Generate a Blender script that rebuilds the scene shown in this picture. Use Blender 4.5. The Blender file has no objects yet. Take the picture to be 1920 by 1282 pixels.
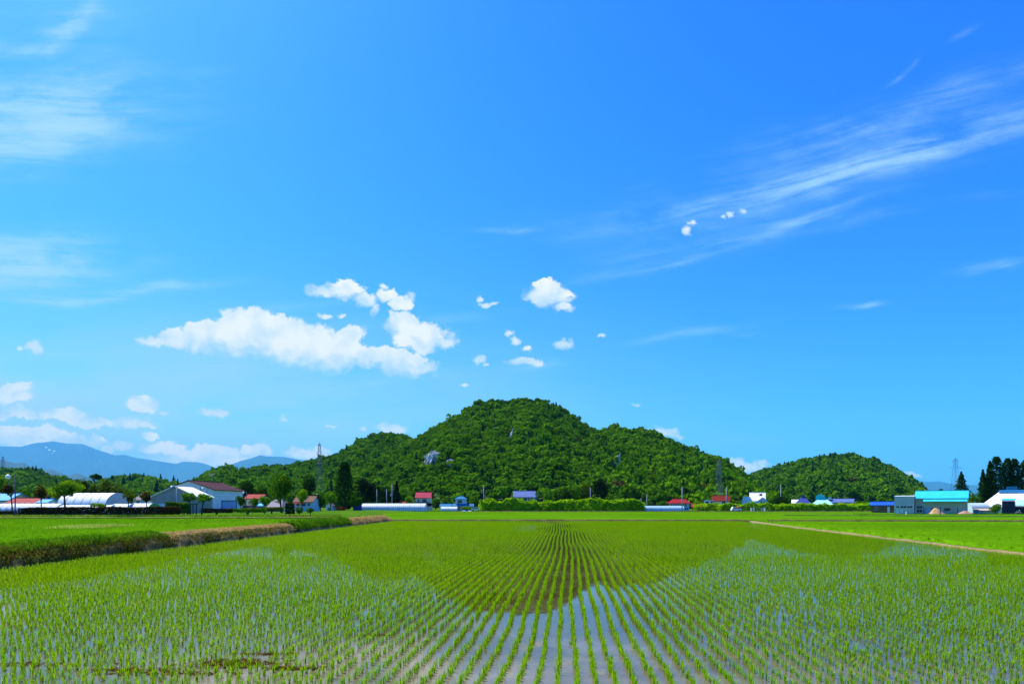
import bpy, math
import numpy as np

# ------------------------------------------------------------------ scene basics
SC = bpy.context.scene
COL = SC.collection
F, CX, HY, HC = 1200.0, 960.0, 944.0, 2.8       # focal length and horizon in source pixels, eye height in metres

def X(px, Y): return (px - CX) / F * Y
def Z(py, Y): return HC - (py - HY) / F * Y

cam = bpy.data.cameras.new('camera')
cam.sensor_width = 36.0
cam.lens = F / 1920.0 * 36.0
cam.shift_y = (HY - 641.0) / 1920.0
cam.clip_start, cam.clip_end = 0.1, 90000.0
camo = bpy.data.objects.new('camera', cam); COL.objects.link(camo)
camo.location = (0, 0, HC); camo.rotation_euler = (math.radians(90), 0, 0)
SC.camera = camo

SUN_EL, SUN_AZ = math.radians(58), math.radians(-50)     # azimuth from +Y towards +X
sdir = np.array([math.sin(SUN_AZ)*math.cos(SUN_EL), math.cos(SUN_AZ)*math.cos(SUN_EL), math.sin(SUN_EL)])
sl = bpy.data.lights.new('sun', 'SUN'); sl.energy = 4.6; sl.angle = math.radians(0.5); sl.color = (1.0, 0.955, 0.87)
so = bpy.data.objects.new('sun', sl); COL.objects.link(so)
from mathutils import Vector
so.rotation_euler = Vector(sdir).to_track_quat('Z', 'Y').to_euler()
so.location = tuple(sdir * 300)

SC.view_settings.view_transform = 'Standard'
SC.view_settings.look = 'None'
SC.view_settings.exposure = 0.85
SC.view_settings.gamma = 1.0
SC.render.engine = 'CYCLES'
SC.cycles.use_denoising = True
SC.cycles.max_bounces = 8
SC.cycles.transparent_max_bounces = 8
SC.cycles.volume_bounces = 1
SC.cycles.sample_clamp_indirect = 4.0
SC.cycles.use_adaptive_sampling = False

# ------------------------------------------------------------------ sky
W = bpy.data.worlds.new('World'); SC.world = W; W.use_nodes = True
nt = W.node_tree; N = nt.nodes; L = nt.links
for n in list(N): N.remove(n)
def node(t, **kw):
    n = N.new(t)
    for k, v in kw.items(): setattr(n, k, v)
    return n
def put(sock, v):
    if hasattr(v, 'is_output'): L.new(v, sock)
    else: sock.default_value = v
def M(op, a, b=None, c=None, clamp=False):
    n = node('ShaderNodeMath', operation=op, use_clamp=clamp)
    put(n.inputs[0], a)
    if b is not None: put(n.inputs[1], b)
    if c is not None: put(n.inputs[2], c)
    return n.outputs[0]
def V(op, a, b=None, c=None, out=0):
    n = node('ShaderNodeVectorMath', operation=op)
    put(n.inputs[0], a)
    if b is not None: put(n.inputs[1], b)
    if c is not None: put(n.inputs[2], c)
    return n.outputs[out]
def smooth(x, a, b):
    n = node('ShaderNodeMapRange', interpolation_type='SMOOTHSTEP')
    put(n.inputs[0], x); put(n.inputs[1], a); put(n.inputs[2], b)
    return n.outputs[0]
def noise(vec, scale, detail=6, rough=0.55, out=0):
    n = node('ShaderNodeTexNoise'); n.noise_dimensions = '3D'
    put(n.inputs['Vector'], vec); put(n.inputs['Scale'], scale); put(n.inputs['Detail'], detail); put(n.inputs['Roughness'], rough)
    return n.outputs[out]
def mixc(f, a, b):
    n = node('ShaderNodeMix', data_type='RGBA')
    put(n.inputs[0], f); put(n.inputs[6], a); put(n.inputs[7], b)
    return n.outputs[2]

KS = 0.085*2**SC.view_settings.exposure
sky = node('ShaderNodeTexSky', sky_type='NISHITA', sun_disc=False)
sky.sun_elevation = SUN_EL; sky.sun_rotation = SUN_AZ
sky.altitude = 100.0; sky.air_density = 1.0; sky.dust_density = 1.0; sky.ozone_density = 1.0
SKY_POW = (2.10, 1.40, 0.30); SKY_MUL = (0.0079/KS, 0.0652/KS, 0.68/KS)
sp = V('POWER', sky.outputs[0], SKY_POW)
skyc = V('MULTIPLY', sp, SKY_MUL)

tc = node('ShaderNodeTexCoord')
sep = node('ShaderNodeSeparateXYZ'); L.new(tc.outputs['Generated'], sep.inputs[0])
yy = M('MAXIMUM', sep.outputs[1], 0.02)
u = M('DIVIDE', sep.outputs[0], yy); v = M('DIVIDE', sep.outputs[2], yy)
cmb = node('ShaderNodeCombineXYZ'); L.new(u, cmb.inputs[0]); L.new(v, cmb.inputs[1])
P = cmb.outputs[0]
front = smooth(sep.outputs[1], 0.05, 0.2)

# heaped clouds: directions of their lobes (px, py, rx, ry)
CUM = [(292,636,40,11),(330,630,42,20),(385,628,55,34),(440,622,55,44),(470,603,30,28),(500,630,55,44),(545,640,60,45),
 (520,612,45,22),(590,650,55,42),(630,655,60,38),(655,630,30,20),(706,668,58,20),(735,670,45,20),(755,680,52,26),(792,690,32,16),
 (768,618,44,33),(795,630,52,30),(833,640,28,15),(740,607,22,24),(605,545,27,12),(645,541,36,19),(684,562,27,15),(702,577,12,16),
 (729,549,22,18),(754,566,22,18),(718,535,12,7),(610,592,16,7),(640,593,8,5),
 (1030,552,40,23),(1056,572,26,11),(1010,556,24,13),(1022,540,24,14),(907,574,16,7),(902,562,8,8),(926,568,12,4),
 (955,626,12,8),(970,641,11,11),(985,656,11,6),(1055,645,25,9),(1131,625,9,6),(898,676,12,9),(910,686,10,5),(868,724,14,4),
 (985,680,28,8),(60,653,20,11),(36,656,10,6),(22,734,38,13),(32,750,34,10),(270,752,25,13),(308,771,11,5),(122,783,40,12),
 (180,792,36,8),(250,788,36,10),(284,815,18,7),(398,776,24,6),(536,780,12,6),(618,801,13,4),(680,803,8,4),(735,801,24,8),
 (50,820,62,17),(140,828,48,12),(90,834,80,10),(225,838,18,8),(203,843,15,6),(310,838,40,9),(390,844,66,10),(480,843,22,12),
 (560,846,28,10),(590,848,26,8),(4,776,45,9),(45,780,22,6),(400,862,90,14),
 (1238,811,34,9),(1265,818,20,5),(1197,757,11,4),(1395,872,48,12),(1345,858,12,4),(1430,868,18,8),(1710,890,20,7),
 (1286,432,11,13),(1296,417,12,7),(1366,402,8,6),(1396,397,14,7),(1352,406,6,5)]
CUM = [(a, b, c*1.28, d*1.3) if b > 700 and a < 800 else (a, b, c, d) for (a, b, c, d) in CUM]
wn = noise(P, 30.0, 7, 0.62, 1)
warp = V('MULTIPLY', V('SUBTRACT', wn, (0.5, 0.5, 0.5)), (0.052, 0.042, 0.0))
wn2 = noise(P, 9.0, 3, 0.5, 1)
warp2 = V('MULTIPLY', V('SUBTRACT', wn2, (0.5, 0.5, 0.5)), (0.03, 0.02, 0.0))
Pw = V('ADD', V('ADD', P, warp), warp2)
def field(Pn, items):
    m = None
    for (cx, cy, rx, ry) in items:
        s = (F/rx, F/ry, 0.0); c = ((cx-CX)/F, (HY-cy)/F)
        l = V('LENGTH', V('MULTIPLY_ADD', Pn, s, (-c[0]*s[0], -c[1]*s[1], 0.0)), out=1)
        m = l if m is None else M('MINIMUM', m, l)
    return m
BIG = [c for c in CUM if c[2] > 19 and c[3] > 7]; SMALL = [c for c in CUM if not (c[2] > 19 and c[3] > 7)]
Pw2 = V('ADD', V('ADD', P, V('MULTIPLY', warp, (.6, .6, 0))), V('MULTIPLY', warp2, (.5, .4, 0)))
fb, fs = field(Pw, BIG), field(Pw2, SMALL)
below = field(V('ADD', Pw, (0.003, -0.020, 0.0)), BIG)
nz = noise(V('ADD', P, warp2), 42.0, 8, 0.6)
under = smooth(below, 0.55, 1.25)                                     # near the base of a heap
db = M('ADD', M('SUBTRACT', 1.0, fb), M('MULTIPLY', M('SUBTRACT', nz, 0.5), 0.95))
nw = noise(P, 85.0, 6, 0.65)
ds = M('ADD', M('SUBTRACT', 1.0, fs), M('ADD', M('MULTIPLY', M('SUBTRACT', nw, 0.5), 2.0), M('MULTIPLY', M('SUBTRACT', nz, 0.5), 1.0)))
ab = smooth(db, M('MULTIPLY_ADD', under, -0.16, -0.08), M('MULTIPLY_ADD', under, 0.36, 0.19))
asm = M('MULTIPLY', smooth(ds, -0.05, 0.75), 0.92)
cum_a = M('MULTIPLY', M('MAXIMUM', ab, asm), front)
# light on the heaps: towards the sun (up and to the left) against here, and greyer bases
nz2 = noise(V('ADD', V('ADD', P, warp2), (-0.014, 0.018, 0.0)), 20.0, 4, 0.55)
nz1 = noise(V('ADD', P, warp2), 20.0, 4, 0.55)
sh = M('SUBTRACT', M('ADD', M('MULTIPLY', M('SUBTRACT', nz1, nz2), 2.2), 0.86), M('MULTIPLY', under, 0.42), clamp=True)

# ice-cloud streaks: (px, py, slope, bend, half length, half width, strength)
CIR = [(1670,222,.30,.10,330,46,.42),(1500,345,.27,.10,520,36,.50),(1680,300,.27,.06,360,30,.46),(1790,262,.32,.0,230,34,.42),(1470,422,.27,.05,200,18,.45),(1200,500,.2,0,170,12,.28),
 (1855,503,.2,0,85,15,.42),(1612,573,.13,0,52,7,.40),(1690,132,.75,0,32,10,.40),(1810,72,.5,0,34,11,.24),(1290,625,.14,0,190,14,.26),
 (1405,623,.15,0,34,6,.5),(945,436,.08,0,90,8,.25),(10,225,.08,.05,320,110,1.7),(70,272,.14,.05,190,36,.6),(0,490,.02,0,280,66,1.9),(1540,330,.28,.10,520,100,.14),(1290,455,.24,.06,260,50,.16),(110,478,.1,0,120,26,.4),(215,551,.06,.03,250,15,1.2),
 (135,40,.9,0,75,42,1.0),(90,80,.5,0,110,34,.45),(50,60,.2,0,220,80,.34),(230,150,.1,.06,210,14,.28),(520,752,.14,0,370,19,.46),(190,745,.1,0,260,34,.46),
 (600,572,.12,0,220,15,.30),(440,690,.06,0,300,12,.36),(985,690,.12,0,130,20,.4),(1270,845,.1,0,300,20,.12),(300,848,.0,0,520,46,.42),
 (1700,400,.2,0,300,14,.14),(60,560,.02,0,200,10,.3),(100,660,.05,0,240,14,.22),(820,600,.1,0,260,18,.14)]
sw = V('MULTIPLY', V('SUBTRACT', noise(P, 5.0, 4, 0.5, 1), (0.5, 0.5, 0.5)), (0.10, 0.05, 0.0))
Ps = V('ADD', P, sw)
sps = node('ShaderNodeSeparateXYZ'); L.new(Ps, sps.inputs[0]); us, vs = sps.outputs[0], sps.outputs[1]
ctot = None
for (cx, cy, m_, k_, rx, ry, st) in CIR:
    dx = M('SUBTRACT', us, (cx-CX)/F)
    t = M('MULTIPLY', dx, M('MULTIPLY_ADD', dx, k_*2, m_))
    dy = M('SUBTRACT', M('SUBTRACT', vs, (HY-cy)/F), t)
    ex = M('POWER', M('ABSOLUTE', M('MULTIPLY', dx, F/rx)), 2.0); ey = M('POWER', M('ABSOLUTE', M('MULTIPLY', dy, F/ry)), 2.0)
    g = M('MULTIPLY', M('EXPONENT', M('MULTIPLY', M('ADD', ex, ey), -2.4)), st)
    ctot = g if ctot is None else M('ADD', ctot, g)
# fibres run with the wind, turning steeper to the right
sw2 = V('MULTIPLY', V('SUBTRACT', noise(P, 2.2, 2, 0.5, 1), (0.5, 0.5, 0.5)), (0.0, 0.07, 0.0))
vf = M('ADD', v, V('DOT_PRODUCT', sw2, (0.0, 1.0, 0.0), out=1))
ang = M('MULTIPLY', u, M('MULTIPLY_ADD', u, 0.12, 0.13))
fib = node('ShaderNodeCombineXYZ'); L.new(M('MULTIPLY', u, 2.6), fib.inputs[0]); L.new(M('MULTIPLY', M('SUBTRACT', vf, ang), 32.0), fib.inputs[1])
fn = noise(fib.outputs[0], 1.6, 9, 0.62)
fn2 = noise(V('MULTIPLY', Ps, (0.55, 1.3, 1.0)), 11.0, 6, 0.62)
cir_a = M('MULTIPLY', M('MULTIPLY', ctot, M('MULTIPLY', smooth(fn, 0.24, 0.78), smooth(fn2, 0.26, 0.74))), front)
cir_a = M('MULTIPLY', M('SUBTRACT', 1.0, M('EXPONENT', M('MULTIPLY', cir_a, -2.9))), 0.92)

CLOUD_W, CLOUD_S, CIRRUS = [tuple(a/KS for a in c)+(1,) for c in ((1.12, 1.10, 1.08), (.60, .82, .96), (.50, .82, 1.0))]
g1 = M('POWER', M('MULTIPLY', M('ADD', us, 0.70), 1.55), 2.0); g2 = M('POWER', M('MULTIPLY', M('SUBTRACT', vs, 0.11), 7.0), 2.0)
veil = M('MULTIPLY', M('MULTIPLY', M('EXPONENT', M('MULTIPLY', M('ADD', g1, g2), -1.0)), smooth(noise(V('MULTIPLY', Ps, (1.0, 4.0, 1.0)), 2.5, 5, 0.55), 0.08, 0.70)), M('MULTIPLY', front, 0.95))
c0 = mixc(veil, skyc, tuple(x/KS for x in (.70, .84, .95))+(1,))
c1 = mixc(cir_a, c0, CIRRUS)
lowc = smooth(v, 0.17, 0.05)
c2 = mixc(cum_a, c1, mixc(lowc, mixc(sh, CLOUD_S, CLOUD_W), mixc(sh, tuple(x/KS for x in (1.0, 1.05, 1.05))+(1,), tuple(x/KS for x in (1.75, 1.40, 1.15))+(1,))))
bg = node('ShaderNodeBackground'); bg.inputs[1].default_value = 0.085
L.new(c2, bg.inputs[0])
wo = node('ShaderNodeOutputWorld'); L.new(bg.outputs[0], wo.inputs[0])
W.cycles.sampling_method = 'MANUAL'; W.cycles.sample_map_resolution = 512

# ------------------------------------------------------------------ materials
MATS = {}
def new_mat(name):
    m = bpy.data.materials.new(name); m.use_nodes = True
    return m, m.node_tree.nodes, m.node_tree.links, m.node_tree.nodes['Principled BSDF']
def mat(name, col, rough=0.7, var=0.18, scale=1.5, bump=0.0, metal=0.0, stripe=None, spec=0.3):
    """plain painted / mineral surface: base colour broken up by two noises, optional ribs"""
    if name in MATS: return MATS[name]
    m, n, l, p = new_mat(name)
    t = n.new('ShaderNodeTexCoord')
    nz = n.new('ShaderNodeTexNoise'); nz.inputs['Scale'].default_value = scale; nz.inputs['Detail'].default_value = 6
    l.new(t.outputs['Object'], nz.inputs['Vector'])
    mr = n.new('ShaderNodeMapRange'); mr.inputs[1].default_value = 0.3; mr.inputs[2].default_value = 0.7
    mr.inputs[3].default_value = 1 - var; mr.inputs[4].default_value = 1 + var
    l.new(nz.outputs[0], mr.inputs[0])
    vm = n.new('ShaderNodeVectorMath'); vm.operation = 'SCALE'; vm.inputs[0].default_value = col
    l.new(mr.outputs[0], vm.inputs['Scale'])
    last = vm.outputs[0]
    if stripe:
        axis, freq, amt = stripe
        wv = n.new('ShaderNodeTexWave'); wv.wave_type = 'BANDS'; wv.bands_direction = axis; wv.inputs['Scale'].default_value = freq
        l.new(t.outputs['Object'], wv.inputs['Vector'])
        m2 = n.new('ShaderNodeMapRange'); m2.inputs[3].default_value = 1 - amt; m2.inputs[4].default_value = 1.0
        l.new(wv.outputs[1], m2.inputs[0])
        v2 = n.new('ShaderNodeVectorMath'); v2.operation = 'SCALE'
        l.new(last, v2.inputs[0]); l.new(m2.outputs[0], v2.inputs['Scale']); last = v2.outputs[0]
        bp = n.new('ShaderNodeBump'); bp.inputs['Strength'].default_value = 0.4; bp.inputs['Distance'].default_value = 0.03
        l.new(wv.outputs[1], bp.inputs['Height']); l.new(bp.outputs[0], p.inputs['Normal'])
    elif bump:
        bp = n.new('ShaderNodeBump'); bp.inputs['Strength'].default_value = bump; bp.inputs['Distance'].default_value = 0.1
        l.new(nz.outputs[0], bp.inputs['Height']); l.new(bp.outputs[0], p.inputs['Normal'])
    l.new(last, p.inputs['Base Color'])
    p.inputs['Roughness'].default_value = rough; p.inputs['Metallic'].default_value = metal
    p.inputs['Specular IOR Level'].default_value = spec
    MATS[name] = m
    return m
def leaf_mat(name, trans=0.35, ttint=(1.25, 1.2, 0.5), rough=0.6, spec=0.0):
    m, n, l, p = new_mat(name); n.remove(p)
    at = n.new('ShaderNodeAttribute'); at.attribute_name = 'tint'
    d = n.new('ShaderNodeBsdfDiffuse'); tr = n.new('ShaderNodeBsdfTranslucent'); mx = n.new('ShaderNodeMixShader')
    vm = n.new('ShaderNodeVectorMath'); vm.operation = 'MULTIPLY'; vm.inputs[1].default_value = ttint
    l.new(at.outputs['Color'], d.inputs[0]); l.new(at.outputs['Color'], vm.inputs[0]); l.new(vm.outputs[0], tr.inputs[0])
    mx.inputs[0].default_value = trans
    l.new(d.outputs[0], mx.inputs[1]); l.new(tr.outputs[0], mx.inputs[2])
    out = n['Material Output']
    last = mx.outputs[0]
    if spec:
        gl = n.new('ShaderNodeBsdfGlossy'); gl.inputs['Roughness'].default_value = 0.4
        m2 = n.new('ShaderNodeMixShader'); m2.inputs[0].default_value = spec
        l.new(last, m2.inputs[1]); l.new(gl.outputs[0], m2.inputs[2]); last = m2.outputs[0]
    l.new(last, out.inputs[0])
    MATS[name] = m
    return m
LEAF = leaf_mat('leaves', 0.38)
VINE = leaf_mat('vine_leaves', 0.52, (1.3, 1.2, .4))
CANOPY = leaf_mat('forest_leaves', 0.22)
RICE = leaf_mat('rice_leaves', 0.42, (1.25, 1.15, 0.4))
GRASS = leaf_mat('grass_leaves', 0.48)

def ground_mat():
    m, n, l, p = new_mat('meadow_ground')
    g = n.new('ShaderNodeNewGeometry')
    a = n.new('ShaderNodeTexNoise'); a.inputs['Scale'].default_value = 0.12; a.inputs['Detail'].default_value = 8
    b = n.new('ShaderNodeTexNoise'); b.inputs['Scale'].default_value = 2.2; b.inputs['Detail'].default_value = 6
    l.new(g.outputs['Position'], a.inputs['Vector']); l.new(g.outputs['Position'], b.inputs['Vector'])
    r = n.new('ShaderNodeValToRGB')
    r.color_ramp.elements[0].position = 0.34; r.color_ramp.elements[0].color = (0.030, 0.10, 0.006, 1)
    r.color_ramp.elements[1].position = 0.68; r.color_ramp.elements[1].color = (0.085, 0.17, 0.012, 1)
    e = r.color_ramp.elements.new(0.80); e.color = (0.17, 0.13, 0.055, 1)
    l.new(a.outputs[0], r.inputs[0])
    mr = n.new('ShaderNodeMapRange'); mr.inputs[3].default_value = 0.6; mr.inputs[4].default_value = 1.4
    l.new(b.outputs[0], mr.inputs[0])
    s = n.new('ShaderNodeVectorMath'); s.operation = 'SCALE'; l.new(r.outputs[0], s.inputs[0]); l.new(mr.outputs[0], s.inputs['Scale'])
    l.new(s.outputs[0], p.inputs['Base Color']); p.inputs['Roughness'].default_value = 1.0; p.inputs['Specular IOR Level'].default_value = 0.0
    bp = n.new('ShaderNodeBump'); bp.inputs['Distance'].default_value = 0.2; l.new(b.outputs[0], bp.inputs['Height']); l.new(bp.outputs[0], p.inputs['Normal'])
    return m
def canopy_mat():
    m, n, l, p = new_mat('rice_canopy')
    g = n.new('ShaderNodeNewGeometry')
    a = n.new('ShaderNodeTexNoise'); a.inputs['Scale'].default_value = 0.05; a.inputs['Detail'].default_value = 5
    b = n.new('ShaderNodeTexNoise'); b.inputs['Scale'].default_value = 3.5; b.inputs['Detail'].default_value = 8
    mp = n.new('ShaderNodeMapping'); mp.inputs['Scale'].default_value = (1.0, 0.35, 1.0)
    l.new(g.outputs['Position'], a.inputs['Vector']); l.new(g.outputs['Position'], mp.inputs['Vector']); l.new(mp.outputs[0], b.inputs['Vector'])
    r = n.new('ShaderNodeValToRGB')
    r.color_ramp.elements[0].position = 0.35; r.color_ramp.elements[0].color = (0.058, 0.165, 0.002, 1)
    r.color_ramp.elements[1].position = 0.65; r.color_ramp.elements[1].color = (0.085, 0.205, 0.003, 1)
    l.new(a.outputs[0], r.inputs[0])
    mr = n.new('ShaderNodeMapRange'); mr.inputs[1].default_value = 0.25; mr.inputs[2].default_value = 0.75; mr.inputs[3].default_value = 0.72; mr.inputs[4].default_value = 1.25
    l.new(b.outputs[0], mr.inputs[0])
    s = n.new('ShaderNodeVectorMath'); s.operation = 'SCALE'; l.new(r.outputs[0], s.inputs[0]); l.new(mr.outputs[0], s.inputs['Scale'])
    l.new(s.outputs[0], p.inputs['Base Color']); p.inputs['Roughness'].default_value = 1.0; p.inputs['Specular IOR Level'].default_value = 0.0
    return m
def water_mat():
    m, n, l, p = new_mat('paddy_water')
    g = n.new('ShaderNodeNewGeometry')
    a = n.new('ShaderNodeTexNoise'); a.inputs['Scale'].default_value = 0.45; a.inputs['Detail'].default_value = 9; a.inputs['Roughness'].default_value = 0.65
    b = n.new('ShaderNodeTexNoise'); b.inputs['Scale'].default_value = 2.4; b.inputs['Detail'].default_value = 2
    l.new(g.outputs['Position'], a.inputs['Vector']); l.new(g.outputs['Position'], b.inputs['Vector'])
    # shallow silted shoals in the near left corner of the paddy
    d = n.new('ShaderNodeVectorMath'); d.operation = 'DISTANCE'; d.inputs[1].default_value = (-2.2, 9.6, 0.0)
    mp = n.new('ShaderNodeMapping'); mp.inputs['Scale'].default_value = (0.55, 1.0, 1.0); mp.inputs['Location'].default_value = (-1.6, 0, 0)
    l.new(g.outputs['Position'], mp.inputs['Vector']); l.new(mp.outputs[0], d.inputs[0])
    md = n.new('ShaderNodeMapRange'); md.inputs[1].default_value = 6.5; md.inputs[2].default_value = 0.5; md.inputs[3].default_value = 0.0; md.inputs[4].default_value = 0.36
    l.new(d.outputs['Value'], md.inputs[0])
    ad = n.new('ShaderNodeMath'); ad.operation = 'ADD'; l.new(a.outputs[0], ad.inputs[0]); l.new(md.outputs[0], ad.inputs[1])
    r = n.new('ShaderNodeValToRGB')
    r.color_ramp.elements[0].position = 0.35; r.color_ramp.elements[0].color = (0.036, 0.022, 0.004, 1)
    r.color_ramp.elements[1].position = 0.98; r.color_ramp.elements[1].color = (0.20, 0.165, 0.11, 1)
    e = r.color_ramp.elements.new(0.66); e.color = (0.085, 0.066, 0.030, 1)
    l.new(ad.outputs[0], r.inputs[0])
    l.new(r.outputs[0], p.inputs['Base Color'])
    p.inputs['Roughness'].default_value = 0.02; p.inputs['IOR'].default_value = 1.33; p.inputs['Specular IOR Level'].default_value = 0.5
    bp = n.new('ShaderNodeBump'); bp.inputs['Strength'].default_value = 0.10; bp.inputs['Distance'].default_value = 0.01
    l.new(b.outputs[0], bp.inputs['Height']); l.new(bp.outputs[0], p.inputs['Normal'])
    return m

# ------------------------------------------------------------------ mesh helpers
def link_mesh(name, me, material, parent=None, smooth_=False):
    me.materials.append(material)
    if smooth_: me.polygons.foreach_set('use_smooth', np.ones(len(me.polygons), bool))
    o = bpy.data.objects.new(name, me); COL.objects.link(o)
    if parent is not None: o.parent = parent
    return o
def quads(name, Vq, Cq, material, parent=None):
    """Vq (n,4,3) loose quads, Cq (n,3) one tint per quad"""
    n = len(Vq); me = bpy.data.meshes.new(name)
    me.vertices.add(4*n); me.vertices.foreach_set('co', np.ascontiguousarray(Vq, np.float32).ravel())
    me.loops.add(4*n); me.loops.foreach_set('vertex_index', np.arange(4*n, dtype=np.int32))
    me.polygons.add(n); me.polygons.foreach_set('loop_start', np.arange(0, 4*n, 4, dtype=np.int32))
    me.polygons.foreach_set('loop_total', np.full(n, 4, np.int32))
    me.update(calc_edges=True)
    at = me.attributes.new('tint', 'FLOAT_COLOR', 'FACE')
    c = np.ones((n, 4), np.float32); c[:, :3] = Cq
    at.data.foreach_set('color', c.ravel())
    return link_mesh(name, me, material, parent)
def grid_mesh(name, P3, material, parent=None, smooth_=True):
    """P3 (rows, cols, 3)"""
    r, c = P3.shape[:2]
    i = np.arange(r*c).reshape(r, c)
    f = np.stack([i[:-1, :-1], i[:-1, 1:], i[1:, 1:], i[1:, :-1]], -1).reshape(-1, 4)
    me = bpy.data.meshes.new(name); me.from_pydata([tuple(p) for p in P3.reshape(-1, 3)], [], [tuple(int(k) for k in q) for q in f]); me.update()
    return link_mesh(name, me, material, parent, smooth_)
class MB:
    def __init__(s): s.v = []; s.f = []
    def add(s, vs, fs):
        b = len(s.v); s.v += [tuple(map(float, p)) for p in vs]; s.f += [tuple(b+i for i in q) for q in fs]; return s
    def box(s, x0, x1, y0, y1, z0, z1):
        return s.add([(x0,y0,z0),(x1,y0,z0),(x1,y1,z0),(x0,y1,z0),(x0,y0,z1),(x1,y0,z1),(x1,y1,z1),(x0,y1,z1)],
                     [(0,3,2,1),(4,5,6,7),(0,1,5,4),(1,2,6,5),(2,3,7,6),(3,0,4,7)])
    def slab(s, q, t):
        """quad q (4 points, seen from above counter-clockwise) thickened downwards by t"""
        q = [np.array(p, float) for p in q]; d = np.array([0, 0, -t])
        return s.add(q + [p + d for p in q], [(0,1,2,3),(7,6,5,4),(0,4,5,1),(1,5,6,2),(2,6,7,3),(3,7,4,0)])
    def tube(s, pts, rad, seg=8, cap=True):
        pts = [np.array(p, float) for p in pts]; n = len(pts)
        if not hasattr(rad, '__len__'): rad = [rad]*n
        vs = []
        for k in range(n):
            d = pts[min(k+1, n-1)] - pts[max(k-1, 0)]; d /= (np.linalg.norm(d) + 1e-9)
            a = np.array([1., 0, 0]) if abs(d[0]) < 0.8 else np.array([0, 1., 0])
            e1 = np.cross(d, a); e1 /= np.linalg.norm(e1); e2 = np.cross(d, e1)
            for j in range(seg):
                t = 2*math.pi*j/seg; vs.append(pts[k] + rad[k]*(math.cos(t)*e1 + math.sin(t)*e2))
        fs = [(k*seg+j, k*seg+(j+1) % seg, (k+1)*seg+(j+1) % seg, (k+1)*seg+j) for k in range(n-1) for j in range(seg)]
        if cap: fs += [tuple(range(seg))[::-1], tuple((n-1)*seg+j for j in range(seg))]
        return s.add(vs, fs)
    def sphere(s, c, r, nu=16, nv=10):
        if not hasattr(r, '__len__'): r = (r, r, r)
        vs = [(c[0], c[1], c[2]-r[2])]
        for i in range(1, nv):
            a = -math.pi/2 + math.pi*i/nv
            for j in range(nu):
                t = 2*math.pi*j/nu; vs.append((c[0]+r[0]*math.cos(a)*math.cos(t), c[1]+r[1]*math.cos(a)*math.sin(t), c[2]+r[2]*math.sin(a)))
        vs.append((c[0], c[1], c[2]+r[2])); top = len(vs)-1
        fs = [(0, 1+(j+1) % nu, 1+j) for j in range(nu)]
        for i in range(nv-2):
            for j in range(nu): fs.append((1+i*nu+j, 1+i*nu+(j+1) % nu, 1+(i+1)*nu+(j+1) % nu, 1+(i+1)*nu+j))
        fs += [(top, 1+(nv-2)*nu+j, 1+(nv-2)*nu+(j+1) % nu) for j in range(nu)]
        return s.add(vs, fs)
    def prism(s, prof, a0, a1, axis='x'):
        """closed profile swept along x (profile in y,z) or y (profile in x,z)"""
        n = len(prof)
        mk = (lambda p, a: (a, p[0], p[1])) if axis == 'x' else (lambda p, a: (p[0], a, p[1]))
        vs = [mk(p, a0) for p in prof] + [mk(p, a1) for p in prof]
        fs = [tuple(range(n)), tuple(range(2*n-1, n-1, -1))] + [(i, n+i, n+(i+1) % n, (i+1) % n) for i in range(n)]
        return s.add(vs, fs)
    def build(s, name, material, parent=None, smooth_=False):
        me = bpy.data.meshes.new(name); me.from_pydata(s.v, [], s.f); me.update()
        import bmesh
        bm = bmesh.new(); bm.from_mesh(me); bmesh.ops.recalc_face_normals(bm, faces=bm.faces); bm.to_mesh(me); bm.free()
        return link_mesh(name, me, material, parent, smooth_)
def tag(o, label=None, cat=None, group=None, kind=None):
    if label: o['label'] = label
    if cat: o['category'] = cat
    if group: o['group'] = group
    if kind: o['kind'] = kind
    return o
def thing(name, label, cat, loc=(0, 0, 0), rz=0.0, group=None):
    o = bpy.data.objects.new(name, None); COL.objects.link(o); o.location = loc; o.rotation_euler = (0, 0, rz); o.empty_display_size = 0.3
    return tag(o, label, cat, group)
def copy_tree(o, parent=None):
    c = o.copy(); COL.objects.link(c)
    if parent is not None: c.parent = parent
    for ch in list(o.children): copy_tree(ch, c)
    return c

# vectorised value noise
def _h(ix, iy, seed):
    n = (ix.astype(np.int64)*374761393 + iy.astype(np.int64)*668265263 + seed*974711) & 0x7fffffff
    n = ((n ^ (n >> 13))*1274126177) & 0x7fffffff
    return ((n ^ (n >> 16)) & 0xffff)/65535.0
def vnoise(x, y, seed=0):
    x = np.asarray(x, float); y = np.asarray(y, float)+np.zeros_like(x)
    ix, iy = np.floor(x), np.floor(y); fx, fy = x-ix, y-iy
    fx = fx*fx*(3-2*fx); fy = fy*fy*(3-2*fy)
    a, b, c, d = _h(ix, iy, seed), _h(ix+1, iy, seed), _h(ix, iy+1, seed), _h(ix+1, iy+1, seed)
    return (a*(1-fx)+b*fx)*(1-fy)+(c*(1-fx)+d*fx)*fy
def fbm(x, y, oct_=4, seed=0):
    s = 0; a = .5; t = 0
    for k in range(oct_):
        s = s+a*vnoise(np.asarray(x)*2**k, np.asarray(y)*2**k, seed+k*17); t += a; a *= .5
    return s/t-.5
def sstep(x, a, b):
    t = np.clip((np.asarray(x, float)-a)/(b-a), 0, 1); return t*t*(3-2*t)

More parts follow.
